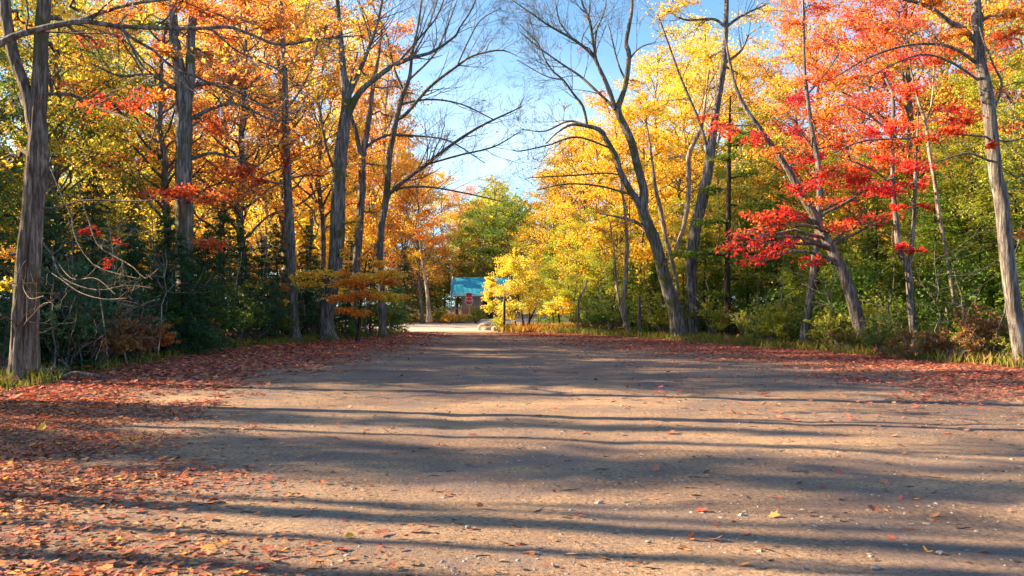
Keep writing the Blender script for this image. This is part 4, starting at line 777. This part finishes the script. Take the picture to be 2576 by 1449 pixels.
def maple_leaves(name, XY, z, size, mat, tilt=.15, curl=.2):
    n = len(XY); k = len(LOBES); th = rng.uniform(0, 6.28, n); c, s = np.cos(th), np.sin(th)
    sz = size*np.clip(rng.lognormal(-.1, .32, n), .35, 1.9)
    asp = rng.uniform(.5, 1, n)[:, None]
    q = np.clip(rng.uniform(-.5, 1.2, (n, 1, 1)), 0, 1) if n > 1 else np.full((1, 1, 1), .3)
    S = LOBES[None]*(1-q)+OVAL[None]*q+rng.normal(0, .03, (n, k, 2))
    lx = S[..., 0]*sz[:, None]*asp; ly = S[..., 1]*sz[:, None]
    lz = curl*sz[:, None]*(np.abs(S[..., 0])*rng.uniform(-.6, 1.9, (n, 1))+S[..., 1]**2*rng.uniform(-.5, 2.6, (n, 1)))
    tx, ty = rng.normal(0, tilt, (n, 1)), rng.normal(0, tilt, (n, 1))
    lz = lz+lx*tx+ly*ty; lz = lz-lz.min(1, keepdims=True)
    cz = np.zeros((n, 1))+lz.mean(1, keepdims=True)*.6
    Xw = np.concatenate([lx*c[:, None]-ly*s[:, None], np.zeros((n, 1))], 1)+XY[:, :1]
    Yw = np.concatenate([lx*s[:, None]+ly*c[:, None], np.zeros((n, 1))], 1)+XY[:, 1:]
    Zw = np.concatenate([lz, cz], 1)+z[:, None]
    V = np.stack([Xw, Yw, Zw], -1).reshape(-1, 3)
    b = np.arange(n)[:, None, None]*(k+1); i = np.arange(k)
    tri = np.stack([i, (i+1) % k, np.full(k, k)], -1)[None]+b
    return mesh_from(name, V, tri.ravel(), np.full(n*k, 3), [mat], smooth=False)
def litter(name, n, side, y0, y1, size, mat, label, bias=1.0):
    XY = litter_pos(n, side, y0, y1, bias); z = hlot(XY[:, 0], XY[:, 1])+rng.uniform(.001, .03, len(XY))
    o = obj(name, maple_leaves(name, XY, z, size, mat)); tag(o, label, 'leaves', kind='stuff'); return o
litter('fallen_leaves', 60000, 'L', 3.5, 14, .056, M['litter'], 'thick brown and red leaf litter at the near left', 1.2)
litter('fallen_leaves', 30000, 'L', 13, 47, .1, M['litter'], 'rust-brown leaf litter along the far left lot edge', .85)
litter('fallen_leaves', 50000, 'R', 10, 47, .085, M['litter_red'], 'crimson leaf litter along the right lot edge')
litter('fallen_leaves', 9000, 'L', 13, 34, .11, M['litter_red'], 'larger russet leaves lying on top of the far left litter')
n = 3200; Ys = 3.6+40*rng.uniform(0, 1, n)**1.7; XY = np.stack([xl(Ys)+(xr(Ys)-xl(Ys))*rng.uniform(.05, 1, n), Ys], 1)
o = obj('fallen_leaves', maple_leaves('stray', XY, hlot(XY[:, 0], XY[:, 1])+.002, .06, M['litter'], .25)); tag(o, 'stray small leaves scattered over the open gravel', 'leaves', kind='stuff')
n = 16000; Ys = 3.6+40*rng.uniform(0, 1, n)**1.5; XY = np.stack([xl(Ys)+(xr(Ys)-xl(Ys))*rng.uniform(0, 1, n), Ys], 1)
XY = XY[vnoise(XY[:, 0]*.5, XY[:, 1]*.9, 41)+rng.uniform(-.35, .35, n) > .42]
o = obj('leaf_crumbs', maple_leaves('crumbs', XY, hlot(XY[:, 0], XY[:, 1])+.001, .032, M['crumb'], .15)); tag(o, 'dark crumbled leaf bits trodden into the gravel', 'debris', kind='stuff')
n = 9000; XY = np.stack([rng.uniform(-30, -9, n), rng.uniform(14, 48, n)], 1); XY = XY[XY[:, 0] < xl(XY[:, 1])]
XZ = np.stack([rng.uniform(5, 30, n), rng.uniform(16, 50, n)], 1); XZ = XZ[XZ[:, 0] > xr(XZ[:, 1])]; XY = np.concatenate([XY, XZ])
o = obj('fallen_leaves', maple_leaves('woodlitter', XY, np.full(len(XY), .1), .14, M['litter'], .5)); tag(o, 'leaves lying on the forest floor under the trees', 'leaves', kind='stuff')

# gravel stones
def stones(name, XY, size, mat, z):
    n = len(XY); base = np.array([(1, 0, 0), (.5, .87, 0), (-.5, .87, 0), (-1, 0, 0), (-.5, -.87, 0), (.5, -.87, 0), (.4, .3, .8), (-.45, .25, .75), (0, -.45, .7)])
    f = [(0, 1, 6), (1, 2, 7), (1, 7, 6), (2, 3, 7), (3, 4, 8), (3, 8, 7), (4, 5, 8), (5, 0, 8), (0, 6, 8), (6, 7, 8)]
    s = size*rng.lognormal(0, .45, n); V = base[None]*s[:, None, None]*rng.uniform(.7, 1.3, (n, 9, 3))*np.array([1, .75, .5])
    th = rng.uniform(0, 6.28, n); c, sn = np.cos(th)[:, None], np.sin(th)[:, None]
    Vx = V[..., 0]*c-V[..., 1]*sn+XY[:, :1]; Vy = V[..., 0]*sn+V[..., 1]*c+XY[:, 1:]; Vz = V[..., 2]+z[:, None]-s[:, None]*.08
    tri = (np.array(f)[None]+np.arange(n)[:, None, None]*9)
    return mesh_from(name, np.stack([Vx, Vy, Vz], -1).reshape(-1, 3), tri.ravel(), np.full(n*len(f), 3), [mat], smooth=False)
M['stone'] = leaf_mat('gravel_stones', [(.25, .21, .18), (.4, .34, .29), (.16, .13, .12), (.36, .30, .25), (.3, .24, .2)], (.3, .25, .2), trans=0, rough=.8)
n = 22000; Ys = 3.6+26*rng.uniform(0, 1, n)**1.8; XY = np.stack([xl(Ys)+(xr(Ys)-xl(Ys))*rng.uniform(.0, 1, n), Ys], 1)
XY = XY[vnoise(XY[:, 0]*.9, XY[:, 1]*1.6, 21)+rng.uniform(-.25, .25, len(XY)) > .45]
o = obj('gravel', stones('gravel', XY, .011, M['stone'], hlot(XY[:, 0], XY[:, 1]))); tag(o, 'small loose stones strewn over the packed gravel', 'gravel', kind='stuff')

# twigs and bark scraps on the gravel
w = Wood()
for i in range(420):
    Y = 3.8+22*rng.uniform()**1.6; x = xl(Y)+(xr(Y)-xl(Y))*rng.uniform(0, 1); a = rng.uniform(-.7, .7) if rng.uniform() < .7 else rng.uniform(0, 3.1); L = rng.uniform(.05, .22)
    z = float(hlot(np.array(x), np.array(Y)))+.006
    d = np.array([math.cos(a), math.sin(a), 0])*L; p = np.array([x, Y, z]); w.tube(wander(p, p+d, 4, .05), [.004, .005, .004, .002], 4)
o = obj('twig_litter', w.mesh('twigs', M['bark_brown'], np.zeros(3))); tag(o, 'thin twigs and bark scraps scattered on the lot', 'twigs', kind='stuff')

# grass
def grass(name, XY, h, mat, label, lean=.35, z0=-.02, wid=.012):
    n = len(XY); a = rng.uniform(0, 6.28, n); hh = h*rng.uniform(.4, 1.2, n); b = np.column_stack([XY, np.full(n, z0)+np.zeros(n)])
    s = np.stack([np.cos(a), np.sin(a), np.zeros(n)], 1)*wid; ln = rng.normal(0, lean, (n, 2))*hh[:, None]
    mid = b+np.column_stack([ln*.35, hh*.6]); tip = b+np.column_stack([ln, hh])
    V = np.stack([b-s, b+s, mid+s*.7, tip, mid-s*.7], 1).reshape(-1, 3)
    o = obj(name, mesh_from(name, V, np.arange(5*n), np.full(n, 5), [mat], smooth=False)); tag(o, label, 'grass', kind='stuff')
def edge_pts(fn, y0, y1, n, inn, out):
    Y = rng.uniform(y0, y1, n); off = rng.uniform(-inn, out, n); keep = vnoise(Y*1.1, off*.8+Y*.3, 31) > .38
    return np.stack([fn(Y)+off, Y], 1)[keep]
grass('grass', edge_pts(xl, 12, 47, 9000, 2.4, .5), .3, M['grass'], 'dim green grass along the left wood edge')
grass('grass', edge_pts(xr, 17, 47, 14000, .4, 2.6), .34, M['grass'], 'sunlit grass along the right wood edge')
p = np.stack([2.3+2.9*rng.uniform(-1, 1, 5200), 50+2.2*rng.uniform(-1, 1, 5200)], 1)
p = p[vnoise(p[:, 0]*2, p[:, 1]*2, 3)+rng.uniform(-.3, .3, len(p)) > .4]
grass('rusty_grass', p, .42, M['rustgrass'], 'rusty orange grass under the yellow shrub trees', z0=.02, wid=.02)
p = np.stack([-7.6+4.2*rng.uniform(-1, 1, 7000), 77+5.5*rng.uniform(-1, 1, 7000)], 1)
grass('rusty_grass', p, .42, M['rustgrass'], 'rusty weeds on the low bank before the hut', z0=.2, wid=.03)
p = np.stack([-4.2+1.4*rng.uniform(-1, 1, 1500), 75+4*rng.uniform(-1, 1, 1500)], 1)
grass('bank_grass', p, .3, M['grass'], 'green grass at the end of the low bank', z0=.1, wid=.03)
p = np.stack([-9.2+.3*rng.normal(0, 1, 260), 16.0+.2*rng.normal(0, 1, 260)], 1)
grass('grass_tuft', p, .16, M['grass'], 'bright green tuft at the foot of the left trunk', wid=.014)

# ---------------------------------------------------------------- single leaves one can point at
def one_leaf(px, py, size, col, label, tilt=.4):
    Y = GY(py); x = (px-CX)/F*Y
    size *= .72
    m = simple_mat('leaf_'+label.split()[0], col, .55, var=.2, scale=60)
    XY = np.array([[0., 0.]]); me = maple_leaves('leaf', XY, np.array([0.]), size, m, tilt, .5)
    o = obj('fallen_leaf', me, None, (x, Y, float(hlot(np.array(x), np.array(Y)))+.006)); tag(o, label, 'leaf', 'single bright leaves on the gravel')
    w = Wood(); w.tube([(0, 0, .004), (0.01, -size*.5, .01), (.02, -size*.9, .02)], [.0022, .002, .0015], 4); obj('stalk', w.mesh('stalk', m, np.zeros(3)), o)
for a in ((375, 1216, .13, (.95, .55, .01), 'bright yellow leaf standing in the left litter'), (452, 1222, .15, (.55, .07, .02), 'deep red leaf right of the bright yellow one'),
          (668, 1268, .08, (.5, .05, .03), 'dark red leaf where the upper shadow stripe begins'), (540, 1262, .10, (.6, .12, .03), 'orange-red curled leaf left of the dark red one'),
          (880, 1352, .07, (.85, .38, .03), 'small orange leaf in the lower left shadow stripe'), (957, 1376, .10, (.62, .03, .04), 'crimson leaf low in the middle left gravel'),
          (655, 1437, .10, (.65, .03, .06), 'crimson leaf at the bottom edge of the gravel'), (707, 1388, .08, (.85, .36, .04), 'pale orange leaf above the bottom crimson leaf'),
          (1736, 1359, .07, (.55, .16, .04), 'small rusty leaf between the lower shadow stripes'), (2300, 1256, .07, (.85, .3, .02), 'orange leaf alone on the sunlit right gravel'),
          (2112, 1193, .08, (.35, .02, .03), 'dark crimson leaf in the wide right shade'), (1455, 1302, .09, (.5, .05, .03), 'red curled leaf on the middle sunlit strip'),
          (165, 1322, .11, (.8, .2, .03), 'orange and red leaf low in the left litter'), (105, 1083, .12, (.95, .42, .01), 'large yellow leaf in the shaded left litter'), (335, 1112, .14, (.95, .52, .01), 'yellow leaf in the litter below the sunlit band'),
          (1958, 1253, .06, (.6, .08, .03), 'small red leaf in the sunlit band right of centre'), (2330, 1388, .07, (.85, .4, .03), 'orange leaf between the two lowest stripes at right'), (178, 1135, .11, (.8, .3, .03), 'orange leaf near the left border of the litter')):
    one_leaf(*a)

# single stones
def rock(name, px, py, w_, h_, mat, label, cat='stone', Y=None):
    Y = Y or GY(py); x = (px-CX)/F*Y
    me = bpy.data.meshes.new(name)
    import bmesh
    bm = bmesh.new(); bmesh.ops.create_icosphere(bm, subdivisions=3, radius=1)
    for v in bm.verts:
        n_ = vnoise(np.array(v.co.x*1.7+px), np.array(v.co.y*1.7+v.co.z), 3); v.co *= .75+.5*float(n_)
        v.co.x *= w_; v.co.y *= w_*.7; v.co.z = v.co.z*h_
    bm.to_mesh(me); bm.free(); me.materials.append(mat)
    for p_ in me.polygons: p_.use_smooth = True
    o = obj(name, me, None, (x, Y, h_*.45)); tag(o, label, cat)
M['rock'] = simple_mat('boulder_stone', (.3, .25, .21), .85, var=.35, scale=6, spec=.2, bump=.6)
rock('boulder', 1228, 831, .55, .3, M['rock'], 'pale sunlit boulder left of the black post', 'boulder', 52)
rock('boulder', 1250, 832, .3, .22, M['rock'], 'smaller shaded boulder at the foot of the black post', 'boulder', 51)
for a in ((1177, 1328, .018, .012, 'round tan pebble on the wide shadow stripe'), (1632, 1363, .02, .008, 'flat white pebble on the lower sunlit strip'), (2365, 1392, .022, .012, 'pale grey stone touching the lowest shadow stripe'), (3110/1.413, 1430, .03, .012, 'flat grey stone near the bottom right'), (2070, 1302, .022, .01, 'flat white pebble in the sunlit right gravel')):
    rock('pebble', a[0], a[1], a[2], a[3], M['rock'], a[4], 'pebble')

# fallen logs by the left trunk
def log(name, pts, Y, label, mat='bark_grey', dY=0, twigs=0):
    t = Tree(name, Y, label, mat, None, cat='log'); t.base = P(pts[0][0], pts[0][1], Y); t.base[2] = 0
    p, r = trace(pts, Y, 24, dY); t.w.tube(p, r, 10, .06)
    e = root(name, t.base, label, 'log'); obj('trunk', t.w.mesh('log', M[mat], t.base), e)
log('fallen_log', [(62, 968, 10), (110, 958, 12), (160, 948, 11), (188, 938, 9), (240, 945, 8), (275, 950, 5)], 17.2, 'grey fallen log lying right of the left trunk')
log('fallen_branch', [(95, 930, 5), (140, 928, 5), (165, 938, 5), (182, 948, 4)], 17.8, 'thin curved branch lying above the grey log')
log('fallen_branch', [(182, 948, 6), (175, 930, 6), (160, 912, 6), (148, 905, 5)], 17.6, 'broken upright branch end at the grey log', 'bark_brown')
log('fallen_branch', [(110, 962, 3), (125, 935, 3), (140, 912, 3)], 17.0, 'thin slanting stick leaning on the fallen branch', 'bark_brown')
log('fallen_log', [(-60, 925, 10), (0, 928, 9), (40, 932, 8)], 18.5, 'fallen log passing behind the left trunk')

# ---------------------------------------------------------------- hut, signs, posts
def box(V0, V1, name, mat, parent, bev=0):
    x0, y0, z0 = V0; x1, y1, z1 = V1
    V = [(x0, y0, z0), (x1, y0, z0), (x1, y1, z0), (x0, y1, z0), (x0, y0, z1), (x1, y0, z1), (x1, y1, z1), (x0, y1, z1)]
    Fq = [0, 3, 2, 1, 4, 5, 6, 7, 0, 1, 5, 4, 1, 2, 6, 5, 2, 3, 7, 6, 3, 0, 4, 7]
    return obj(name, mesh_from(name, V, Fq, [4]*6, [mat], smooth=False), parent)
def wood_siding(name, c):
    m, nt, N, L = new_mat(name); tc = N.new('ShaderNodeTexCoord')
    wv = N.new('ShaderNodeTexWave'); wv.bands_direction = 'X'; wv.inputs['Scale'].default_value = 1.6; wv.inputs['Distortion'].default_value = .4; L.new(tc.outputs['Object'], wv.inputs['Vector'])
    r = ramp(N, [(0, tuple(x*.45 for x in c)), (.15, c), (1, tuple(x*1.15 for x in c))]); L.new(wv.outputs[0], r.inputs[0])
    d = N.new('ShaderNodeBsdfPrincipled'); d.inputs['Roughness'].default_value = .8; L.new(r.outputs[0], d.inputs['Base Color'])
    o = N.new('ShaderNodeOutputMaterial'); L.new(d.outputs[0], o.inputs[0]); return m
M['siding'] = wood_siding('weathered_boards', (.36, .27, .25)); M['redboard'] = wood_siding('reddish_boards', (.42, .17, .13))
M['teal'] = simple_mat('teal_roof_metal', (.02, .36, .50), .45, var=.12, scale=3, spec=.4); M['white'] = simple_mat('white_trim_paint', (.62, .62, .62), .6)
M['darkw'] = simple_mat('dark_opening', (.03, .025, .025), .8); M['post'] = simple_mat('grey_post_wood', (.3, .24, .2), .8)
HYd = 92.0; hx0 = (1135-CX)/F*HYd; hx1 = hx0+5.9
hut = root('hut', (0, 0, 0), 'small hut with a teal metal roof at the end of the lot', 'hut')
hut.location = (hx0+4, HYd+3, 0)
def hb(a, b, n_, m_, par=hut):
    ox, oy = hx0+4, HYd+3
    if par is not hut: pass
    return box((a[0]-ox, a[1]-oy, a[2]), (b[0]-ox, b[1]-oy, b[2]), n_, m_, par)
hb((hx0+1.0, HYd+1.2, 0), (hx1-.4, HYd+4.8, 1.1), 'wall', M['redboard']); hb((hx0+1.02, HYd+1.22, 1.1), (hx1-.42, HYd+4.78, 2.62), 'wall', M['siding'])
hb((hx0+3.3, HYd+1.14, .0), (hx0+4.3, HYd+1.2, 2.0), 'door', M['darkw'])
hb((hx0+4.7, HYd+1.13, 1.2), (hx0+5.4, HYd+1.2, 1.9), 'window', M['darkw'])
for dx in (.35, 3.0, 5.7): hb((hx0+dx, HYd+.25, 0), (hx0+dx+.13, HYd+.38, 2.5), 'porch_post', M['post'])
hb((hx0+.45, HYd+.27, 1.05), (hx0+3.0, HYd+.35, 1.15), 'railing', M['post'])
# roof: two slopes with standing seams
def roof(par):
    ox, oy = hx0+4, HYd+3; n = 44; xs = np.linspace(hx0, hx1, n*3+1); prof = np.where(np.arange(n*3+1) % 3 == 0, .045, 0)
    V = []; 
    for x, p_ in zip(xs, prof):
        for (y, z) in ((HYd-.1, 2.5), (HYd+3, 4.38), (HYd+6.1, 2.5)): V.append((x-ox, y-oy, z+p_))
        for (y, z) in ((HYd-.1, 2.42), (HYd+3, 4.30), (HYd+6.1, 2.42)): V.append((x-ox, y-oy, z))
    Fq = []
    for i in range(len(xs)-1):
        a, b = i*6, (i+1)*6
        Fq += [a, b, b+1, a+1, a+1, b+1, b+2, a+2, a+4, b+4, b+3, a+3, a+5, b+5, b+4, a+4, a, a+3, b+3, b, a+2, b+2, b+5, a+5]
    o = obj('roof', mesh_from('roof', V, Fq, [4]*(len(Fq)//4), [M['teal']], smooth=False), par)
    # white fascia and verge
    hb((hx0-.03, HYd-.16, 2.36), (hx1+.03, HYd-.11, 2.52), 'fascia', M['white'])
    for xx in (hx0-.1, hx1+.02):
        V = [(xx-ox, HYd-.12-oy, 2.38), (xx+.08-ox, HYd-.12-oy, 2.38), (xx+.08-ox, HYd-.12-oy, 2.58), (xx-ox, HYd-.12-oy, 2.58), (xx-ox, HYd+3-oy, 4.3), (xx+.08-ox, HYd+3-oy, 4.3), (xx+.08-ox, HYd+3-oy, 4.5), (xx-ox, HYd+3-oy, 4.5)]
        obj('bargeboard', mesh_from('verge', V, [0, 1, 2, 3, 4, 7, 6, 5, 0, 4, 5, 1, 3, 2, 6, 7, 0, 3, 7, 4, 1, 5, 6, 2], [4]*6, [M['white']], smooth=False), hut)
    # gable ends
    for xx in (hx0+1.0, hx1-.45):
        V = [(xx-ox, HYd+1.25-oy, 2.62), (xx+.05-ox, HYd+1.25-oy, 2.62), (xx-ox, HYd+4.75-oy, 2.62), (xx+.05-ox, HYd+4.75-oy, 2.62), (xx-ox, 0, 4.2), (xx+.05-ox, 0, 4.2)]
        obj('gable', mesh_from('gable', V, [0, 2, 4, 1, 5, 3, 0, 4, 5, 1, 2, 3, 5, 4], [3, 3, 4, 4], [M['siding']], smooth=False), hut)
roof(hut)
def cyl_post(name, px, y_top, y_bot, Y, rad, mat, label, cat):
    x = (px-CX)/F*Y; z1 = EYE-(y_top-HY)/F*Y
    w = Wood(); w.tube([(x, Y, -.2), (x, Y, z1*.33), (x+.01, Y, z1*.66), (x+.02, Y, z1), (x+.02, Y, z1+.03), (x+.02, Y, z1+.031)], [rad, rad, rad*.97, rad*.95, rad*.8, .002], 12)
    o = obj(name, w.mesh(name, mat, np.array([x, Y, 0])), None, (x, Y, 0)); tag(o, label, cat); return o
cyl_post('marker_post', 1268, 752, 835, 48.5, .075, simple_mat('black_post', (.02, .018, .016), .7), 'upright black post at the lot edge before the yellow shrub tree', 'post')
cyl_post('pole', 1135, 668, 800, 90.5, .07, M['teal'], 'thin pale blue pole at the left corner of the hut', 'pole')
# traffic signs
sY = 76.0; sx = (1180-CX)/F*sY
M['signred'] = simple_mat('sign_red', (.62, .02, .03), .4, var=.05); M['signwhite'] = simple_mat('sign_white', (.8, .8, .8), .4, var=.05); M['steel'] = simple_mat('galvanised_steel', (.45, .46, .48), .45, metal=.6)
sg = root('traffic_sign', (sx, sY, 0), 'red and white road signs on one grey post before the hut', 'sign')
w = Wood(); w.tube([(0.02, .03, -.2), (0.02, .03, 1), (0.02, .03, 2.45)], [.035]*3, 10); obj('post', w.mesh('post', M['steel'], np.zeros(3)), sg)
def plate(par, name, n_, r, z, y, mat, rot=0, sq=1.0, th=.012):
    a = np.arange(n_)*2*math.pi/n_+rot; V = [(math.cos(t_)*r, y, z+math.sin(t_)*r*sq) for t_ in a]+[(math.cos(t_)*r, y+th, z+math.sin(t_)*r*sq) for t_ in a]
    Fq = list(range(n_))+list(range(2*n_-1, n_-1, -1)); S = [n_, n_]
    for i in range(n_): j = (i+1) % n_; Fq += [i, i+n_, j+n_, j]; S.append(4)
    return obj(name, mesh_from(name, V, Fq, S, [mat], smooth=False), par)
s1 = plate(sg, 'stop_plate', 8, .38, 1.80, -.02, M['signwhite'], math.pi/8); plate(s1, 'red_face', 8, .33, 1.80, -.028, M['signred'], math.pi/8, th=.006)
s2 = plate(sg, 'upper_plate', 4, .40, 2.30, -.035, M['signwhite'], math.pi/4, .72); plate(s2, 'red_face', 4, .36, 2.30, -.043, M['signred'], math.pi/4, .68, th=.006)
def text(par, s, size, x, z, y, mat):
    cu = bpy.data.curves.new('lettering', 'FONT'); cu.body = s; cu.size = size; cu.align_x = 'CENTER'; cu.align_y = 'CENTER'; cu.extrude = .002
    o = bpy.data.objects.new('tmp', cu); COL.objects.link(o); dg = bpy.context.evaluated_depsgraph_get(); me = bpy.data.meshes.new_from_object(o.evaluated_get(dg)); bpy.data.objects.remove(o)
    me.materials.clear(); me.materials.append(mat); t_ = obj('lettering', me, par); t_.location = (x, y, z); t_.rotation_euler = (math.pi/2, 0, 0)
text(s1, 'STOP', .26, 0, 1.80, -.034, M['signwhite'])

# ---------------------------------------------------------------- sky, sun, camera
SE = math.radians(23)
wd = bpy.data.worlds.new('World'); scene.world = wd; wd.use_nodes = True
N, L = wd.node_tree.nodes, wd.node_tree.links; N.clear()
sky = N.new('ShaderNodeTexSky'); sky.sky_type = 'NISHITA'; sky.sun_disc = False; sky.sun_elevation = SE
sky.sun_rotation = -SA; sky.air_density = 1.1; sky.dust_density = .15; sky.ozone_density = 5; sky.altitude = 600
tc = N.new('ShaderNodeTexCoord'); mp = N.new('ShaderNodeMapping'); mp.inputs['Scale'].default_value = (1.2, 1.2, 3.2); L.new(tc.outputs['Generated'], mp.inputs[0])
no = N.new('ShaderNodeTexNoise'); no.inputs['Scale'].default_value = 2.6; no.inputs['Detail'].default_value = 6; no.inputs['Roughness'].default_value = .55; L.new(mp.outputs[0], no.inputs['Vector'])
mr = N.new('ShaderNodeMapRange'); mr.inputs[1].default_value = .42; mr.inputs[2].default_value = .72; mr.inputs[3].default_value = .3; mr.inputs[4].default_value = .85; L.new(no.outputs[0], mr.inputs[0])
mx = N.new('ShaderNodeMix'); mx.data_type = 'RGBA'; sx_ = N.new('ShaderNodeSeparateXYZ'); L.new(tc.outputs['Generated'], sx_.inputs[0])
mz = N.new('ShaderNodeMapRange'); mz.inputs[1].default_value = .02; mz.inputs[2].default_value = .34; mz.inputs[3].default_value = 1.25; mz.inputs[4].default_value = .3; L.new(sx_.outputs[2], mz.inputs[0])
mm_ = N.new('ShaderNodeMath'); mm_.operation = 'MULTIPLY'; mm_.use_clamp = True; L.new(mr.outputs[0], mm_.inputs[0]); L.new(mz.outputs[0], mm_.inputs[1])
tn = N.new('ShaderNodeMix'); tn.data_type = 'RGBA'; tn.blend_type = 'MULTIPLY'; tn.inputs[0].default_value = 1; tn.inputs[7].default_value = (.66, 1.08, 1.16, 1)
L.new(sky.outputs[0], tn.inputs[6]); L.new(mm_.outputs[0], mx.inputs[0]); L.new(tn.outputs[2], mx.inputs[6]); mx.inputs[7].default_value = (6.4, 7.6, 8.8, 1)
bg = N.new('ShaderNodeBackground'); bg.inputs[1].default_value = .05; L.new(mx.outputs[2], bg.inputs[0])
wo = N.new('ShaderNodeOutputWorld'); L.new(bg.outputs[0], wo.inputs[0])
ld = bpy.data.lights.new('sun', 'SUN'); ld.energy = 5.0; ld.angle = math.radians(.5); ld.color = (1.0, .76, .46)
so = bpy.data.objects.new('sun', ld); COL.objects.link(so)
from mathutils import Vector
sd = Vector((-math.sin(SA)*math.cos(SE), math.cos(SA)*math.cos(SE), math.sin(SE)))
so.rotation_euler = sd.to_track_quat('Z', 'Y').to_euler()
cd = bpy.data.cameras.new('camera'); cam = bpy.data.objects.new('camera', cd); COL.objects.link(cam)
cam.location = (0, 0, EYE); cam.rotation_euler = (math.pi/2, 0, 0); cd.sensor_width = 36; cd.lens = F/2576*36; cd.shift_y = (HY-724.5)/2576; cd.clip_end = 2000; cd.clip_start = .05
scene.camera = cam
scene.view_settings.view_transform = 'Standard'; scene.view_settings.look = 'None'; scene.view_settings.gamma = 1; scene.view_settings.exposure = 2.2
scene.cycles.max_bounces = 6; scene.cycles.diffuse_bounces = 3; scene.cycles.glossy_bounces = 2; scene.cycles.transmission_bounces = 4
print('dup labels', {k: v for k, v in USED.items() if v > 1})
